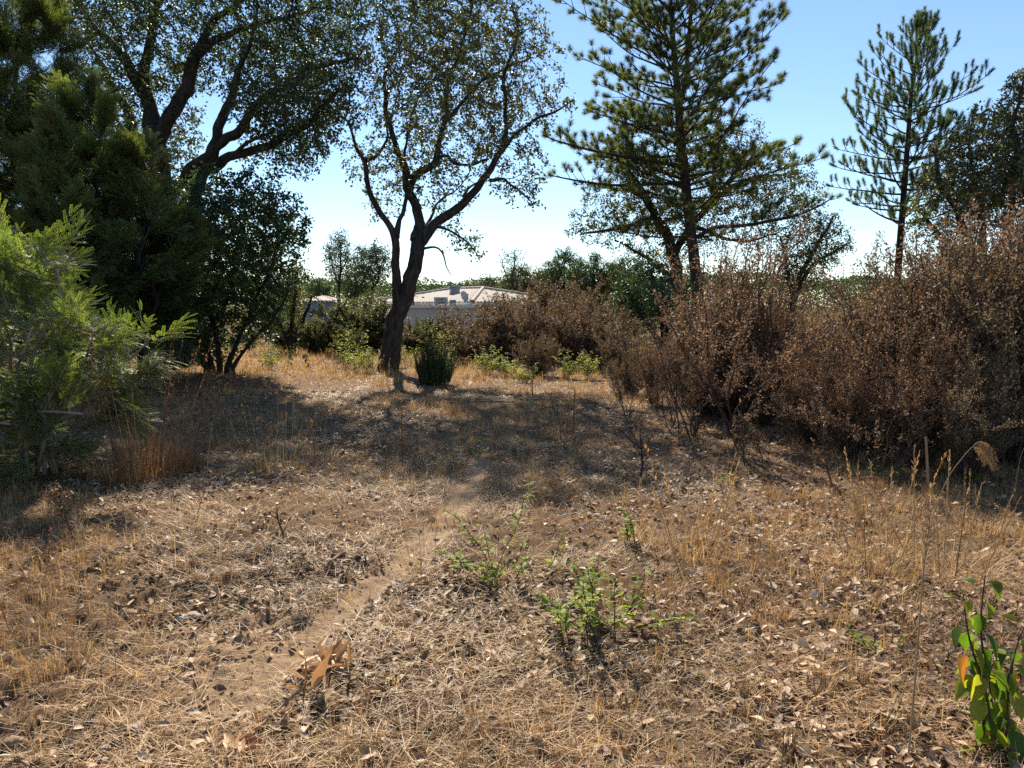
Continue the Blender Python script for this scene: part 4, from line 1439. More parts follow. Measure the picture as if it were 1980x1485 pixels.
GRN = [(705, 24.5, 588, 1.3, 0, 'dull green shrub left of the cork oak trunk'), (660, 25.5, 612, 1.2, 1, 'dull green shrub in front of the pale shed'), (612, 24., 628, 1.1, 0, 'brownish shrub beside the hazy bushy tree'),
       (800, 25., 626, 1.1, 1, 'dull green shrub below the flat roof edge'), (850, 26.5, 618, 1.1, 0, 'green shrub under the air conditioner'), (735, 27., 618, 1.2, 1, 'green shrub hidden partly by the cork oak trunk'),
       (672, 21.5, 640, .9, 0, 'low green shrub at the edge of the golden grass'), (560, 27., 610, 1.2, 1, 'shrub at the foot of the hazy bushy tree')]
for px, Y, ty, wf, si, lab in GRN:
    shrub(st_green[si], px, Y, ty, wf, lab, GG, unit=1.8)

# heather
def build_heather():
    c = P(840, 748, 15.2)
    c[2] = g1(c[0], c[1])
    o = thing('heather_bush', 'compact dark green heather bush beside the cork oak foot', 'bush', c)
    st, fo = MB(), MB()
    BB, DD = [], []
    for i in range(250):
        a = rng.uniform(0, 6.28)
        rr = rng.random() ** .6
        l = (.92 - .3 * rr) * rng.choice((rng.uniform(.5, .8), rng.uniform(.8, 1.15)))
        d = nrm(np.array([math.cos(a) * rr * .42, math.sin(a) * rr * .42, 1.]))
        p0 = c + np.array([math.cos(a) * rr * .30, math.sin(a) * rr * .30, 0])
        n = 12
        q = [p0]
        for j in range(n):
            d = nrm(d + rng.normal(0, .05, 3) + np.array([0, 0, .05]))
            q.append(q[-1] + d * l / n)
        q = np.array(q)
        segs(st, q[:-1], q[1:], .004, .003, 3)
        for j in range(2, n + 1):
            BB.append(np.repeat(q[j][None], 14, 0) - d * rng.random((14, 1)) * l / n)
            DD.append(np.repeat(d[None], 14, 0))
    BB, DD = np.concatenate(BB), np.concatenate(DD)
    D = nrm(DD * .8 + rand_dirs(len(BB)) * .9)
    diamonds(fo, BB, D, perp(D), rng.uniform(.025, .05, len(BB)), .008, .1)
    part('branchwork', st, TWIG, o)
    part('foliage', fo, HEATH, o)
build_heather()

# ------------------------------------------------------------ low leafy plants
def leafy_plant(name, label, cat, base, h, wid, ns, L, W, mat, per=10, prof='oval', group=None, stem_mat=None, lo=.2, droop=.1, curl=.2, lean=.5, thick=.004, seed=0, cl=1):
    o = thing(name, label, cat, base, group)
    fo = MB()
    B, D = [], []
    st = MB()
    for i in range(ns):
        a = rng.uniform(0, 6.28)
        l = h * rng.uniform(.6, 1.08)
        d = nrm(np.array([math.cos(a) * lean * rng.random() * wid, math.sin(a) * lean * rng.random() * wid, 1.]))
        q = [np.array(base) + np.array([math.cos(a), math.sin(a), 0]) * rng.random() * .1 * wid]
        n = 9
        for j in range(n):
            d = nrm(d + rng.normal(0, .13, 3))
            q.append(q[-1] + d * l / n)
        q = np.array(q)
        ra = np.linspace(thick, thick * .5, n + 1)
        segs(st, q[:-1], q[1:], ra[:-1], ra[1:], 5)
        for j in range(per):
            t = lo + (1.02 - lo) * (j + rng.random()) / per
            p = q[0] + (q[-1] - q[0]) * 0
            f = min(t, .999) * n
            k = int(f)
            p = q[k] + (q[k + 1] - q[k]) * (f - k)
            for _ in range(cl):
                aa = rng.uniform(0, 6.28)
                B.append(p)
                D.append(nrm(np.array([math.cos(aa), math.sin(aa), rng.uniform(-.3, .7) - droop])))
    B, D = np.array(B), np.array(D)
    N = nrm(np.cross(np.cross(D, [0, 0, 1.]), D) + rng.normal(0, .25, D.shape))
    ls = L * rng.uniform(.6, 1.2, len(B))
    pet = B + D * (L * .15)
    leafs(fo, pet, D, N, ls, ls * W, curl, .2, prof)
    segs(st, B, pet, .0012, .001, 3)
    part('branchwork' if ns > 1 else 'stem', st, stem_mat or GREEN_STEM, o)
    part('foliage', fo, mat, o)
    return o

def gp(px, Y):
    x = float(P(px, 700, Y)[0])
    return np.array([x, Y, g1(x, Y)])

GL = 'yellow-green plants in the golden grass'
for px, Y, h, wd, ns, lab in [(945, 17.4, .62, 1.2, 16, 'bright yellow-green leafy plant right of the heather bush'), (985, 17.0, .5, 1.1, 12, 'low yellow-green plant at the left foot of the brown middle shrubs'),
                              (1095, 16.6, .55, .9, 11, 'yellow-green plant below the dense brown middle shrub'), (1140, 16.4, .55, .8, 9, 'slender yellow-green plant left of the greyish shrub'),
                              (690, 18.2, .6, 1.1, 15, 'yellow-green plant left of the cork oak foot'), (715, 17.9, .5, .9, 10, 'small yellow-green plant touching the cork oak foot'),
                              (672, 19.4, .95, .9, 12, 'taller glossy leafy plant behind the yellow-green one at left'), (785, 19.6, .7, 1., 10, 'pale leafy plant right behind the cork oak trunk'),
                              (520, 18.6, .55, 1.3, 14, 'yellowing low plant at the right foot of the evergreen bush'), (860, 20., 1.1, .8, 8, 'light green sprouting plant above the heather bush'), (1010, 15.8, .4, .8, 8, 'small yellow plant beside the bare brown shrub')]:
    leafy_plant('leafy_plant', lab, 'plant', gp(px, Y), h * 1.2, wd * 1.2, ns + 3, .08, .42, LIME, 12, group=GL, cl=2)

for px, Y, h, lab in [(553, 17.6, .95, 'thin dark sapling with hanging leaves in the golden grass'), (598, 18., .6, 'short dark sapling right of the thin tall one'), (340, 16.2, .9, 'thin dark sapling at the edge of the evergreen bush')]:
    leafy_plant('sapling', lab, 'sapling', gp(px, Y), h, .15, 1, .11, .5, EVERGREEN, 16, lo=.3, droop=.9, group='dark saplings by the evergreen bush', thick=.008)

# oak seedlings in the foreground
def seedling(label, px, py, hpx, wid, ns, per, L, tall=None, mat=SEEDLING, g='oak seedlings on the dry ground'):
    c = G(px, py)
    dist = math.hypot(c[1], EYE)
    h = hpx * dist / F_PX * 1.04
    return leafy_plant('oak_seedling', label, 'seedling', c, h, wid, ns, L, .55, mat, per, 'lobed', g, TWIG, .25, .05, .12, .8, .003, cl=2)
seedling('tallest oak seedling, at the centre, with one high thin shoot', 955, 1105, 175, .25, 2, 13, .055)
seedling('bushy oak seedling spreading round the foot of the tallest seedling', 968, 1108, 100, 2.4, 10, 7, .055)
seedling('nearest oak seedling, wide, with yellow grass growing through it', 1165, 1225, 135, 2.2, 12, 8, .055)
seedling('oak seedling shoot leaning left of the nearest wide seedling', 1120, 1190, 120, .9, 4, 9, .06)
seedling('small oak seedling with two leafy tips beside rusty grass', 1228, 1050, 62, .6, 3, 7, .055)
seedling('tiny bright seedling in the straw left of the broad-leaved sapling', 1690, 1255, 40, 1.6, 4, 5, .045, mat=LIME)
seedling('little light green seedling at the edge of the right thicket shade', 1415, 945, 32, 1.0, 4, 4, .045, mat=LIME)
seedling('faint green seedling in the shade on the trodden strip', 920, 880, 38, 1.2, 5, 5, .05)
seedling('low green seedling under the drooping reed plumes', 1860, 935, 34, 1.6, 6, 6, .05)
seedling('low green seedling at the foot of the right thicket', 1725, 925, 26, 1.8, 6, 5, .05)

# broad-leaved sapling, lower right: every leaf is a part
def broad_sapling():
    c = G(1895, 1472)
    o = thing('broadleaf_sapling', 'broad-leaved green sapling with some orange leaves in the lower right corner', 'sapling', c)
    leaf_me = {}
    for nm, mt in (('g', BROAD), ('o', ORANGE)):
        ms = []
        for v in range(5):
            mb = MB()
            leafs(mb, np.zeros((1, 3)), np.array([[1., 0, 0]]), np.array([[0, 0, 1.]]), .100, .062, [.12, .3, .45, .2, .05][v], [.3, .12, .35, .2, .4][v], 'ovate')
            segs(mb, np.array([[-.03, 0, .004]]), np.array([[.002, 0, 0]]), .0012, .001, 4)
            ms.append(mb.mesh('leaf', [mt]))
        leaf_me[nm] = ms
    r_ = random.Random(12)
    for (tx, ty, dy) in ((1905, 1112, 0.), (1862, 1150, -.05), (1962, 1265, .02), (1925, 1240, .12), (1985, 1200, .1)):
        t = P(tx, ty, c[1] + dy + .1)
        b = c + np.array([r_.uniform(-.05, .06), r_.uniform(-.03, .03), -.01])
        pts, rr = smooth_path([b, b + (t - b) * .35 + np.array([.015, 0, .02]), b + (t - b) * .7 + np.array([-.01, 0, .02]), t], [.005, .0045, .0035, .0018], .03)
        mb = MB()
        tube(mb, pts, rr, 7)
        part('stem', mb, RED_TWIG, o)
        nl = 16
        for i in range(nl):
            f = .30 + .70 * i / (nl - 1)
            p = pts[min(len(pts) - 1, int(f * (len(pts) - 1)))]
            az = i * 2.4 + r_.uniform(-.4, .4)
            el = r_.uniform(-1.45, -.75) if f < .92 else r_.uniform(-.6, .3)
            ob = bpy.data.objects.new('leaf', r_.choice(leaf_me['o' if r_.random() < .05 else 'g']))
            C.objects.link(ob)
            ob.parent = o
            d = Vector((math.cos(az) * math.cos(el), math.sin(az) * math.cos(el), math.sin(el)))
            s = r_.uniform(.45, 1.2) * (.65 if f > .95 else 1)
            ob.rotation_euler = (r_.gauss(0, .35), -el, az)
            off = Vector(p - c) + d * .03
            ob.location = off
            ob.scale = (s, s, s)
            if ob.data in leaf_me['o']: ob['label'] = 'turned orange leaf'
    return o
broad_sapling()
leafy_plant('leafy_weed', 'yellowing leafy weed below the broad-leaved sapling at bottom right', 'plant', G(1960, 1478), .13, 1., 5, .06, .6, BROAD, 5, 'ovate', droop=.4)

# bare and dead single plants
def bare_sapling(label, px, py, hpx, spread, nb, r0=.012, mat=None, lean=0., leaf=None, nleaf=0):
    c = G(px, py)
    dist = math.hypot(c[1], EYE)
    h = hpx * dist / F_PX
    o = thing('bare_sapling', label, 'dead sapling', c, 'leafless dead saplings')
    mb = MB()
    tips = []
    def grow(p, d, l, r, lev):
        n = 7
        q = [p]
        for j in range(n):
            d = nrm(d + rng.normal(0, .10, 3) + np.array([0, 0, .02]))
            q.append(q[-1] + d * l / n)
        q = np.array(q)
        ra = np.linspace(r, r * .5, n + 1)
        segs(mb, q[:-1], q[1:], ra[:-1], ra[1:], 5)
        tips.append(q[3:])
        if lev < 3:
            for b in range(nb if lev == 0 else 3):
                k = rng.integers(1 if lev else 2, n + 1)
                a = rng.uniform(0, 6.28)
                dd = nrm(d * .8 + np.array([math.cos(a), math.sin(a), .15]) * spread)
                grow(q[k], dd, l * rng.uniform(.35, .65), r * .5, lev + 1)
    grow(c, nrm(np.array([lean, 0, 1.])), h * .7, r0, 0)
    part('branchwork', mb, mat or TWIG, o)
    if nleaf:
        fo = MB()
        T = np.concatenate(tips)
        T = T[rng.integers(0, len(T), nleaf)]
        d = rand_dirs(nleaf)
        diamonds(fo, T, d, perp(d), rng.uniform(.02, .04, nleaf), .016, .3)
        part('foliage', fo, leaf or DEAD, o)
    return o
bare_sapling('leafless forked sapling in the middle right of the clearing', 1238, 925, 140, .9, 6, .011)
bare_sapling('small leafless brown shrublet right of the heather bush', 1030, 765, 85, .75, 8, .010, RED_TWIG, 0, DEAD, 180)
bare_sapling('thin dead sapling before the left end of the right thicket', 1312, 850, 190, .5, 7, .010, RED_TWIG, 0., DEAD, 500)
bare_sapling('thin straight dead stem at the edge of the big thicket', 1610, 945, 170, .35, 5, .009, RED_TWIG, -.35, DEAD, 160)
bare_sapling('short dead twiggy plant below the slim upright dead shrub', 1475, 905, 110, .6, 7, .006, RED_TWIG, 0., DEAD, 220)
bare_sapling('dead twiggy stem with sparse leaves in front of big thicket', 1440, 900, 130, .4, 6, .008, RED_TWIG, .1, DEAD, 260)
bare_sapling('dead twiggy stem standing before the drooping reed plumes', 1700, 940, 150, .35, 6, .008, RED_TWIG, .1, DEAD_GREY, 200)
bare_sapling('fine leafless weed standing in the shade at the middle', 1085, 850, 75, .4, 5, .006, RED_TWIG)
bare_sapling('small blackened dead weed left of the trodden strip', 548, 1045, 60, .6, 8, .006, TWIG)
bare_sapling('reddish dry weed at the left edge in the sun', 140, 1040, 110, .45, 6, .006, RED_TWIG, 0., DEAD, 120)

# tall dry stalks, plumes, seed heads
def stalk(name, label, pts, Y0, w0, w1, cat='stalk', group=None):
    """pts: pixel path from foot to tip"""
    c = G(*pts[0])
    Ys = c[1] + np.linspace(0, Y0, len(pts))
    w3 = P([p[0] for p in pts], [p[1] for p in pts], Ys)
    w3[0] = c
    q, r = smooth_path(w3, np.linspace(w0, w1, len(pts)), .04)
    o = thing(name, label, cat, c, group)
    mb = MB()
    tube(mb, q, r, 6)
    part('stem', mb, DRY_STEM, o)
    return o, q
def stalk_twigs(o, q, n, ln, up=.8, f0=.45):
    mb = MB()
    for i in range(n):
        f = rng.uniform(f0, .98)
        p = q[int(f * (len(q) - 1))]
        a = rng.uniform(0, 6.28)
        d = nrm(np.array([math.cos(a), math.sin(a), up * 2]))
        e = p + d * ln * rng.uniform(.4, 1.1) * (1.1 - f * .5)
        m = (p + e) / 2 + rng.normal(0, .01, 3)
        segs(mb, np.array([p, m]), np.array([m, e]), np.array([.0014, .0012]), np.array([.0012, .0007]), 4)
    part('twig', mb, DRY_STEM, o)
o, q = stalk('dry_stalk', 'very tall thin brown stalk at lower right, branching at its top', [(1755, 1478), (1768, 1330), (1778, 1200), (1788, 1080), (1797, 1010), (1800, 960)], .35, .0042, .002)
stalk_twigs(o, q, 26, .17, 1.0, .72)
o, q = stalk('dry_stalk', 'thick upright cut stalk with pale top before the right thicket', [(1795, 950), (1793, 900), (1790, 845)], .0, .014, .011)
o, q = stalk('dry_stalk', 'thin pale dry stalk standing left of centre in the shade edge', [(380, 1000), (398, 930), (405, 860), (415, 800)], .1, .003, .001)
o, q = stalk('dry_stalk', 'bent straw stalk arching over the lower right middle', [(1080, 1440), (1150, 1400), (1200, 1375), (1250, 1372), (1290, 1395)], .12, .0016, .0008)
o, q = stalk('dry_stalk', 'thin dry stalk at the left edge of the picture', [(205, 1240), (212, 1180), (214, 1120), (222, 1060)], .1, .0016, .0008)
stalk_twigs(o, q, 12, .07, .8)
o, q = stalk('dry_stalk', 'thin branching dry weed stalk left of the trodden strip', [(225, 1335), (222, 1260), (215, 1180), (212, 1130)], .1, .0018, .001)
stalk_twigs(o, q, 16, .08, .9)
for pts, lab in [([(60, 1085), (130, 1040), (200, 1010), (262, 990)], 'pale dry stem leaning out of the bush at the left edge'), ([(0, 905), (60, 935), (110, 980), (150, 1030)], 'pale arching dry stem below the acacia bush'), ([(0, 1010), (90, 985), (170, 985)], 'straight pale stem lying at the left edge'), ([(20, 1180), (80, 1235), (110, 1300)], 'long pale straw lying in the lower left'), ([(560, 830), (600, 880), (625, 920), (660, 945)], 'long pale stem lying in the shade left of centre')]:
    stalk('dry_stalk', lab, pts, .05, .0035, .002, 'stalk', 'pale dry stems lying about')

for pts, tip, lab in [([(1800, 1010), (1830, 930), (1865, 880), (1890, 855)], (1, -.35), 'left drooping straw coloured reed plume at the right edge'), ([(1960, 960), (1970, 900), (1978, 870), (1985, 858)], (1, -.5), 'right drooping straw coloured reed plume cut by the right edge')]:
    o, q = stalk('reed', lab, pts, .15, .004, .002, 'reed', 'drooping reed plumes')
    mb = MB()
    e = q[-1]
    for _ in range(46):
        st_ = q[int(len(q) * rng.uniform(.86, .999))]
        d = nrm(np.array([1., rng.normal(0, .35), rng.uniform(-.1, .5)]))
        l = rng.uniform(.12, .26)
        pt = [st_]
        for j in range(8):
            d = nrm(d + np.array([0, rng.normal(0, .06), -.30]))
            pt.append(pt[-1] + d * l / 8)
        pt = np.array(pt)
        segs(mb, pt[:-1], pt[1:], .0012, .0009, 3)
        k = rng.integers(2, 9, 26)
        D = nrm(np.array([.2, 0, -.8]) + rng.normal(0, .4, (26, 3)))
        diamonds(mb, pt[k] + rng.normal(0, .006, (26, 3)), D, perp(D), rng.uniform(.012, .028, 26), .0035, .2)
    part('plume', mb, STRAW, o)

def seed_head(label, px, py, hx, hy, rpx):
    o, q = stalk('wild_carrot', label, [(px, py), ((px + hx) / 2 + 3, (py + hy) / 2), (hx, hy)], .05, .0015, .0013, 'seed head', 'dry wild carrot heads in the lower right')
    e = q[-1]
    rad = rpx * np.linalg.norm(e - np.array([0, 0, EYE])) / F_PX
    mb = MB()
    n = 42
    a = rng.uniform(0, 6.28, n)
    for f0, f1, bulge in ((0, .5, 1.), (.5, 1., .75)):
        pa = np.stack([np.cos(a) * rad * math.sin(f0 * 2.2) * .95, np.sin(a) * rad * math.sin(f0 * 2.2) * .95, np.full(n, 2.0 * rad * f0)], -1) + e
        pb = np.stack([np.cos(a) * rad * math.sin(f1 * 2.2) * .95, np.sin(a) * rad * math.sin(f1 * 2.2) * .95, 2.0 * rad * f1 * rng.uniform(.9, 1.1, n)], -1) + e
        segs(mb, pa, pb, .0011, .0009, 3)
        if f1 == 1.:
            m = 200
            k = rng.integers(0, n, m)
            B = pb[k] + rng.normal(0, rad * .16, (m, 3))
            D = nrm(rand_dirs(m) + np.array([0, 0, .5]))
            diamonds(mb, B, D, perp(D), rng.uniform(.004, .009, m), .003, .2)
    part('seed_head', mb, STRAW, o)
seed_head('large round dried seed head at the bottom edge right of centre', 1522, 1520, 1516, 1462, 20)
seed_head('dried seed head on a thin stem above the large bottom one', 1592, 1440, 1577, 1345, 18)
seed_head('small narrow dried seed head left of the other seed heads', 1440, 1420, 1439, 1352, 9)
seed_head('dried seed head beside the tall thin brown stalk', 1770, 1450, 1766, 1412, 12)
seed_head('narrow dried seed head right of the middle one', 1672, 1400, 1668, 1328, 11)
for hx, hy, lab in [(1157, 1300, 'left fluffy grey hare-tail grass head in the shade'), (1176, 1290, 'right fluffy grey hare-tail grass head in the shade'), (1211, 1352, 'lowest fluffy grey hare-tail grass head in the shade')]:
    o, q = stalk('hare_tail_grass', lab, [(hx + 2, hy + 45), (hx + 1, hy + 25), (hx, hy + 8)], .01, .0009, .0007, 'grass head', 'hare-tail grass heads')
    mb = MB()
    n = 260
    D = nrm(rand_dirs(n) + np.array([0, 0, .4]))
    B = q[-1] + np.array([0, 0, 1.]) * rng.random((n, 1)) * .018
    diamonds(mb, B, D, perp(D), .011, .0012, .1)
    part('seed_head', mb, LITTER, o)

# grass clumps
def clump_mesh(h, wd, n, mats, seed, lean=.35, stalky=0):
    r_ = np.random.default_rng(seed)
    mb = MB()
    a = r_.uniform(0, 6.28, n)
    rr = wd * .3 * np.sqrt(r_.random(n))
    B = np.stack([np.cos(a) * rr, np.sin(a) * rr, np.full(n, -.02)], -1)
    global rng
    mi = r_.choice(len(mats), n, p=[.65, .35] if len(mats) == 2 else None)
    for q in range(len(mats)):
        s = mi == q
        m = s.sum()
        strips(mb, B[s], a[s] + r_.normal(0, .7, m), np.abs(r_.normal(0, lean, m)), h * r_.uniform(.3, 1.1, m) * (1.1 - .75 * rr[s] / (wd * .3)), r_.uniform(.002, .0036, m), r_.uniform(.05, .9, m), q)
    if stalky:
        m = stalky
        a = r_.uniform(0, 6.28, m)
        B = np.stack([np.cos(a) * wd * .15, np.sin(a) * wd * .15, 0 * a], -1)
        ln = np.abs(r_.normal(.25, .15, m))
        d = nrm(np.stack([np.cos(a) * ln, np.sin(a) * ln, np.ones(m)], -1))
        E = B + d * (h * r_.uniform(1.1, 1.7, m))[:, None]
        segs(mb, B, E, .0022, .0012, 4, 0)
        k = np.repeat(np.arange(m), 14)
        p = E[k] - d[k] * r_.uniform(0, .16, (len(k), 1))
        dd = nrm(d[k] + nrm(r_.normal(size=(len(k), 3))) * .5)
        diamonds(mb, p, dd, perp(dd), .022, .005, .1, 0)
    return mb
def clump_stock(h, wd, n, mats, seed, lean, stalky=0):
    def mk():
        mb = clump_mesh(h, wd, n, mats, seed, lean, stalky)
        o = bpy.data.objects.new('grass_clump', mb.mesh('grass_clump', mats))
        C.objects.link(o)
        return o
    return Stock('grass_clump', mk)
CK = [clump_stock(.5, .8, 1300, [RUST, STRAW], 1, .6, 22), clump_stock(.24, .7, 420, [STRAW, GOLD], 2, .85, 7), clump_stock(.28, .5, 220, [GOLD, STRAW], 3, .5, 8), clump_stock(.18, .7, 420, [RUST, STRAW], 4, .9, 3)]
for px, py, k, s, lab in [
    (275, 925, 0, 1.7, 'large bushy reddish grass clump below the acacia bush'), (345, 905, 0, 1.1, 'reddish grass clump joined to the right of the large one'),
    (225, 935, 3, 1.2, 'low rusty grass clump at the left of the large one'), (525, 905, 1, 1.9, 'straw coloured grass clump in the left shade edge'), (560, 880, 1, 1.4, 'smaller straw clump right behind the shade edge clump'),
    (620, 905, 3, 1.6, 'grey brown grass clump left of the trodden strip in shade'), (1105, 835, 3, 2., 'rusty low grass clump in the shade right of centre'),
    (1245, 1050, 2, .9, 'thin rusty upright grass around the small oak seedling'), (1338, 1075, 2, 1.5, 'golden upright grass clump right of the oak seedlings'), (1165, 1215, 2, .7, 'yellow grass growing through the nearest oak seedling'),
    (1710, 1065, 2, 1.5, 'golden grass clump in sun at the right'), (1690, 1100, 1, 1.5, 'straw clump left of the tall thin stalk'), (1830, 1110, 1, 1.8, 'sprawling pale straw clump above the broad-leaved sapling'),
    (1400, 1130, 2, .8, 'golden grass tuft in the middle of the right clearing'), (1290, 1160, 1, .8, 'yellowish grass tuft beside the nearest oak seedling'), (820, 1110, 1, .7, 'straw tuft beside the trodden strip'),
    (855, 1010, 1, .8, 'dry grass tuft left of the tallest oak seedling'), (960, 1120, 1, .6, 'straw tuft at the foot of the tallest seedling'), (1050, 965, 3, .8, 'reddish grass tuft behind the tallest oak seedling'),
    (520, 1205, 3, .6, 'rusty grass tuft beside the dug earth'), (120, 1290, 1, .8, 'straw tuft in the lower left'), (60, 1210, 3, .9, 'rusty straw clump at the left edge'),
    (60, 1130, 3, 1.0, 'tangled rusty clump at the left edge above another'), (1680, 1400, 1, .7, 'pale straw tuft near the narrow seed heads'), (1300, 1400, 3, .6, 'fine rusty grass tuft in the lower right middle'),
    (740, 745, 2, 1.3, 'golden grass tuft just before the cork oak foot'), (700, 735, 2, 1.2, 'golden grass tuft left of the cork oak foot'), (930, 735, 2, 1.2, 'golden grass tuft right of the heather bush'), (500, 720, 2, 1.3, 'golden grass tuft at the right foot of the evergreen bush'),
    (575, 715, 2, 1.4, 'golden grass tuft between the two dark saplings'), (640, 720, 2, 1.3, 'golden grass tuft in the open left of cork oak'), (1900, 1030, 1, 1.1, 'dry clump at the right edge under the thicket'), (1600, 950, 3, .9, 'brown grass tuft at the foot of the big thicket'),
    (1500, 960, 3, .8, 'brown grass tuft before the gap in the thicket'), (420, 860, 3, 1.8, 'dark dry tuft in the deep left shade'), (780, 870, 3, 1.7, 'dark dry tuft in the middle of the shade'), (900, 800, 3, 1.8, 'dry tuft in the shade below the heather bush')]:
    CK[k].use(G(px, py), rng.uniform(0, 6.28), s, lab, 'grass', 'dry grass clumps')

# fallen dry branch with big curled leaves, bottom left of centre
def fallen_branch():
    a, b = G(440, 1478), G(610, 1330)
    m = G(520, 1405)
    o = thing('fallen_branch', 'fallen pale branch with curled dry tan leaves at bottom left of centre', 'branch', a)
    pts, rr = smooth_path([a + [0, 0, .02], m + [0, 0, .035], b + [0, 0, .05], G(655, 1290) + [0, 0, .06]], [.0065, .006, .005, .003], .03)
    mb = MB()
    tube(mb, pts, rr, 7, .1)
    part('stem', mb, DRY_STEM, o)
    def leaf(px, py, n, L, W, mt, z=.02, spread=.06, up=.35):
        for _ in range(n):
            p = G(px, py) + rng.normal(0, spread, 3) * [1, 1, .0] + [0, 0, z + .03 * rng.random()]
            d = nrm(np.array([rng.normal(), rng.normal(), up + rng.normal(0, .35)]))[None]
            q = MB()
            l = L * rng.uniform(.65, 1.15)
            leafs(q, p[None], d, nrm(np.array([0, 0, 1.]) + rng.normal(0, .5, 3))[None], l, l * W * rng.uniform(.6, 1.1), rng.uniform(-.5, .6), rng.uniform(.2, .6), 'ovate')
            part('leaf', q, mt, o)
    leaf(625, 1300, 20, .13, .3, BIGDRY, .03, .055)
    leaf(660, 1300, 9, .11, .3, BIGDRY, .03, .045)
    leaf(590, 1345, 5, .12, .34, BIGDRY, .03, .04)
    leaf(485, 1450, 4, .11, .55, BIGDRY, .02, .035, .1)
    leaf(560, 1400, 4, .09, .4, BIGDRY, .01, .05)
    return o
fallen_branch()
def big_leaf(label, px, py, L, W, mt, az, cl=.3):
    p = G(px, py) + [0, 0, .02]
    q = MB()
    leafs(q, p[None], np.array([[math.cos(az), math.sin(az), .2]]), nrm(np.array([[.2, -.35, 1.]])), L, W, cl, .3, 'ovate')
    prop(part('dry_leaf', q, mt, None), label, 'leaf', 'single large dry leaves')
RUSTLEAF = leaf_mat('rusty_big_leaf', [(.42, .16, .055), (.46, .19, .07)], .3, .5, .4, .15, 9., (1.2, 1., .7))
big_leaf('curled rust brown leaf by the lower end of the fallen branch', 455, 1452, .11, .065, RUSTLEAF, .15)
big_leaf('large pale leaf at the bottom edge left of centre', 690, 1478, .10, .055, BIGDRY, .6)
big_leaf('pale leaf at the bottom edge, right one of two', 800, 1480, .07, .04, BIGDRY, .2)
big_leaf('pale broad dry leaf beside the large round seed head', 1625, 1440, .05, .04, BIGDRY, 2.)
big_leaf('light tan leaf lying on the trodden strip', 740, 1345, .05, .03, BIGDRY, 3.)

# ------------------------------------------------------------ the house beyond
WALL = plain_mat('cream_render', [(.50, .45, .38), (.58, .53, .46)], .9, 3, .2, .05)
WHITE = plain_mat('off_white_paint', [(.62, .61, .58), (.70, .69, .66)], .5, 4, .4, 0)
DARK = plain_mat('dark_grille', [(.03, .03, .035), (.06, .06, .065)], .6, 8, .3, 0)
DISHM = plain_mat('grey_dish', [(.42, .42, .41), (.5, .5, .49)], .45, 4, .4, 0)
SHEDM = plain_mat('blue_grey_wall', [(.16, .18, .21), (.22, .24, .27)], .9, 3, .2, .05)
def tile_mat():
    m, t, o = mat_new('roof_tile')
    tc = t.nodes.new('ShaderNodeTexCoord')
    nz = t.nodes.new('ShaderNodeTexNoise')
    nz.inputs['Scale'].default_value = 3
    nz.inputs['Detail'].default_value = 6
    t.links.new(tc.outputs['Object'], nz.inputs['Vector'])
    b = t.nodes.new('ShaderNodeBsdfPrincipled')
    b.inputs['Roughness'].default_value = .85
    t.links.new(ramp(t, [(.25, .205, .17), (.36, .31, .265), (.45, .40, .345)], nz.outputs['Fac']), b.inputs['Base Color'])
    t.links.new(b.outputs[0], o.inputs['Surface'])
    return m
TILE = tile_mat()

def hip_roof(mb, c, e1, e2, a, b, ze, zr, inset, over=.35, wave=.28, amp=.075):
    """four slopes of wavy tile rows; c is the near eave corner"""
    c = np.array(c, float) - e1 * over - e2 * over
    a, b = a + 2 * over, b + 2 * over
    def p(u, v, z): return np.array([*(c + e1 * u + e2 * v)[:2], z])
    r0, r1 = (inset + over, b / 2), (a - inset - over, b / 2)
    sl = [((0, 0), (a, 0), r0, r1), ((a, 0), (a, b), r1, r1), ((a, b), (0, b), r1, r0), ((0, b), (0, 0), r0, r0)]
    for A, B_, RA, RB in sl:
        A, B_, RA, RB = [np.array(q, float) for q in (A, B_, RA, RB)]
        ln = np.linalg.norm(B_ - A)
        d = (B_ - A) / ln
        n = np.array([-d[1], d[0]])
        ta, tb = (RA - A) @ d, (RB - A) @ d
        dep = (RA - A) @ n
        k = int(ln / wave) * 4
        us = np.linspace(0, ln, k + 1)
        rows = 9
        V = []
        for j in range(rows):
            f = j / (rows - 1)
            lo, hi = ta * f, ln + (tb - ln) * f
            uu = np.clip(us, lo, hi)
            z = ze + (zr - ze) * f + amp * np.abs(np.sin(us / wave * pi)) - (.02 if j % 2 else 0)
            xy = A + d * uu[:, None] + n * dep * f
            q = c[None, :2] + e1[None, :2] * xy[:, 0:1] + e2[None, :2] * xy[:, 1:2]
            V.append(np.concatenate([q, z[:, None]], 1))
        V = np.array(V).reshape(-1, 3)
        i = np.arange(rows - 1)[:, None] * (k + 1)
        jj = np.arange(k)[None]
        mb.add(V, np.stack([i + jj, i + jj + 1, i + k + 2 + jj, i + k + 1 + jj], -1).reshape(-1, 4))
    return p, r0, r1, a, b

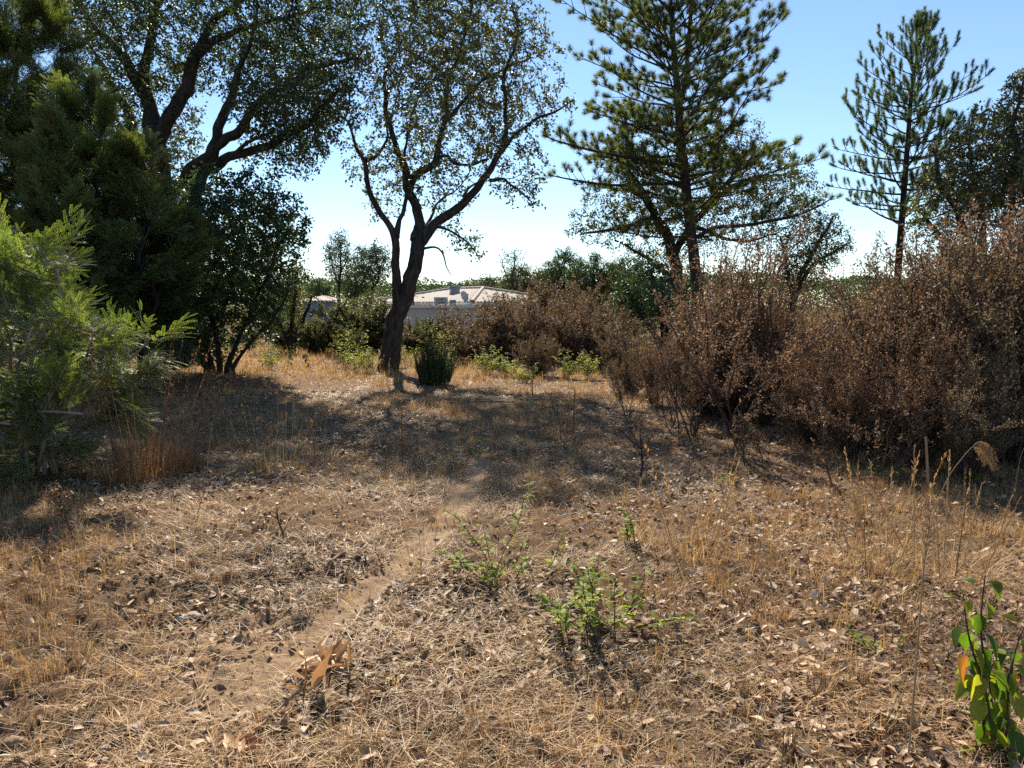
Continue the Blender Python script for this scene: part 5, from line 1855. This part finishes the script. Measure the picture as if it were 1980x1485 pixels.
def house():
    c = np.array([-2.45, 47., 0])
    th = R(47)
    e1 = np.array([-math.cos(th), math.sin(th), 0])
    e2 = np.array([math.sin(th), math.cos(th), 0])
    a, b = 11.4, 8.6
    ze, zr = 1.78, 2.74
    o = thing('house', 'low cream bungalow with hipped tile roof beyond the shrubs', 'house', (c[0], c[1], -1.0))
    cc = c + e1 * a / 2 + e2 * b / 2
    mb = MB()
    box(mb, (cc[0], cc[1], .35), a, b, 2.8, math.atan2(e1[1], e1[0]))
    part('wall', mb, WALL, o)
    mb = MB()
    p, r0, r1, A, B_ = hip_roof(mb, c, e1, e2, a, b, ze, zr, b / 2 - .3)
    rf = part('roof', mb, TILE, o)
    def ridge(m, q0, q1, r=.11):
        n = 14
        pts = np.array([q0 + (q1 - q0) * k / n for k in range(n + 1)])
        tube(m, pts, r * (1 + .12 * (np.arange(n + 1) % 2)), 8)
    for q0, q1 in ((p(*r0, zr), p(*r1, zr)), (p(0, 0, ze), p(*r0, zr)), (p(0, B_, ze), p(*r0, zr)), (p(A, 0, ze), p(*r1, zr)), (p(A, B_, ze), p(*r1, zr))):
        m = MB()
        ridge(m, q0 + [0, 0, .06], q1 + [0, 0, .06])
        part('ridge_cap', m, TILE, rf)
    m = MB()
    for q0, q1 in ((p(0, 0, ze), p(A, 0, ze)), (p(0, 0, ze), p(0, B_, ze))):
        mid = (q0 + q1) / 2
        d = q1 - q0
        box(m, (mid[0], mid[1], ze - .10), np.linalg.norm(d) + .1, .06, .16, math.atan2(d[1], d[0]))
    part('fascia', m, WHITE, o)
    ch = P(879, 563, 52.5)
    m = MB()
    box(m, (ch[0], ch[1], ch[2] - .1), .55, .55, .75, .5)
    box(m, (ch[0], ch[1], ch[2] + .31), .75, .75, .08, .5)
    part('chimney', m, plain_mat('chimney_grey', [(.25, .25, .26), (.33, .33, .34)], .9), o)
    for px, py in ((818, 571), (905, 572)):
        v = P(px, py + 4, 50.5)
        m = MB()
        box(m, v, .14, .13, .08, .6)
        part('roof_vent', m, DARK, rf)
    # flat-roofed extension in front
    x0, x1 = float(P(770, 600, 45)[0]), float(P(922, 600, 45)[0])
    xm, wx = (x0 + x1) / 2, x1 - x0
    m = MB()
    box(m, (xm, 46.4, .2), wx, 2.8, 2.4, 0)
    part('extension_wall', m, WALL, o)
    m = MB()
    box(m, (xm, 46.35, 1.505), wx + .3, 3.1, .19, 0)
    part('flat_roof', m, WHITE, o)
    m = MB()
    q = P(875, 602, 45)
    box(m, (q[0], 44.985, q[2]), .2, .05, .12)
    part('wall_vent', m, DARK, o)
    return o
house()
def ac_unit(label, px, Y, sx, sz):
    x = float(P(px, 600, Y)[0])
    o = thing('air_conditioner', label, 'air conditioner', (x, Y, 1.6), 'air conditioners on the flat roof')
    m = MB()
    box(m, (x, Y, 1.66 + sz / 2), sx, .38, sz)
    part('casing', m, WHITE, o)
    for s in (-1, 1):
        m = MB()
        box(m, (x + s * sx * .35, Y, 1.63), .06, .4, .06)
        part('foot', m, DARK, o)
    m = MB()
    for k in range(9):
        box(m, (x - sx * .12, Y - .2, 1.72 + (sz - .12) * k / 8), sx * .55, .03, .014)
    part('grille', m, plain_mat('grey_louvre', [(.3, .3, .3), (.4, .4, .4)], .6), o)
    m = MB()
    a = np.linspace(0, 2 * pi, 25)
    ring = np.stack([x + sx * .18 + np.cos(a) * sz * .3, np.full(25, Y - .2), 1.66 + sz / 2 + np.sin(a) * sz * .3], -1)
    tube(m, ring, np.full(25, .02), 6, cap=False)
    part('fan_ring', m, DARK, o)
ac_unit('larger white air conditioner box on the flat roof', 853, 45.4, .82, .42)
ac_unit('smaller air conditioner box right of the larger one', 876, 45.6, .40, .26)
def dish():
    b = P(897, 592, 46.4)
    b[2] = 1.6
    o = thing('satellite_dish', 'grey satellite dish on a pole beside the air conditioners', 'satellite dish', b)
    m = MB()
    tube(m, [b, b + [0, 0, .35], b + [0, .02, .5]], [.025, .025, .025], 8)
    part('pole', m, DISHM, o)
    ctr = b + np.array([0, -.05, .52])
    ax = nrm(np.array([.75, -.6, .35]))
    u = nrm(np.cross(ax, [0, 0, 1.]))
    v = np.cross(u, ax)
    m = MB()
    V, nr, na = [], 6, 24
    for i in range(nr + 1):
        r = .32 * i / nr
        for j in range(na):
            t = 2 * pi * j / na
            V.append(ctr + u * math.cos(t) * r + v * math.sin(t) * r * 1.08 + ax * (r * r * .8))
    F = [[i * na + j, i * na + (j + 1) % na, (i + 1) * na + (j + 1) % na, (i + 1) * na + j] for i in range(nr) for j in range(na)]
    n0 = len(V)
    V2 = [np.array(q) - ax * .012 for q in V]
    m.add(np.array(V + V2), np.array(F + [[a + n0 for a in f[::-1]] for f in F]))
    part('reflector', m, DISHM, o)
    m = MB()
    tube(m, [ctr - v * .3, ctr - v * .1 + ax * .25, ctr + ax * .34], [.012, .012, .012], 6)
    box(m, ctr + ax * .36, .07, .07, .07)
    part('arm', m, DARK, o)
dish()
def shed():
    c = P(640, 600, 58)
    e1, e2 = np.array([-1., .05, 0]), np.array([.05, 1., 0])
    a, b = 2.3, 3.
    c = np.array([c[0] + .15, 58., 0])
    o = thing('shed', 'small shed with pale tile roof and blue grey wall at left of the house', 'shed', (c[0], c[1], -1.))
    m = MB()
    cc = c + e1 * a / 2 + e2 * b / 2
    box(m, (cc[0], cc[1], .4), a, b, 2.9, 0)
    part('wall', m, SHEDM, o)
    m = MB()
    hip_roof(m, c, e1, e2, a, b, 1.92, 2.32, 1.1, .25)
    part('roof', m, TILE, o)
    m = MB()
    box(m, (cc[0] - .2, 57.83, 1.0), 1.0, .06, .5)
    part('window', m, DARK, o)
shed()
def cable(label, y0, y1, Y):
    x0, x1 = -45., 60.
    a, b = P(800, y0, Y)[2], P(962, y1, Y)[2]
    n = 40
    t = np.linspace(0, 1, n)
    x = x0 + (x1 - x0) * t
    z = a + (b - a) * (x - P(800, y0, Y)[0]) / (P(962, y1, Y)[0] - P(800, y0, Y)[0])
    z = a + (b - a) * .25 * t + ((x - 2) / 40) ** 2 * .9
    m = MB()
    tube(m, np.stack([x, np.full(n, Y), z], -1), np.full(n, .022), 5)
    prop(part('power_line', m, DARK, None), label, 'cable', 'overhead cables')
cable('upper thin overhead cable crossing the sky above the roof', 537, 541, 72.)
cable('lower thin overhead cable crossing the sky above the roof', 545, 549, 72.)

# ------------------------------------------------------------ haze
HAZE = 0.0
if HAZE > 0:
    mb = MB()
    box(mb, (0, 480, 8.), 1100, 1040, 22.)
    m, t, o = mat_new('air_haze')
    v = t.nodes.new('ShaderNodeVolumePrincipled')
    v.inputs['Color'].default_value = (.86, .92, 1., 1)
    v.inputs['Density'].default_value = HAZE
    v.inputs['Anisotropy'].default_value = .35
    t.links.new(v.outputs[0], o.inputs['Volume'])
    prop(part('haze', mb, m, None), 'thin sunlit air over the whole clearing', 'haze', None, 'stuff')
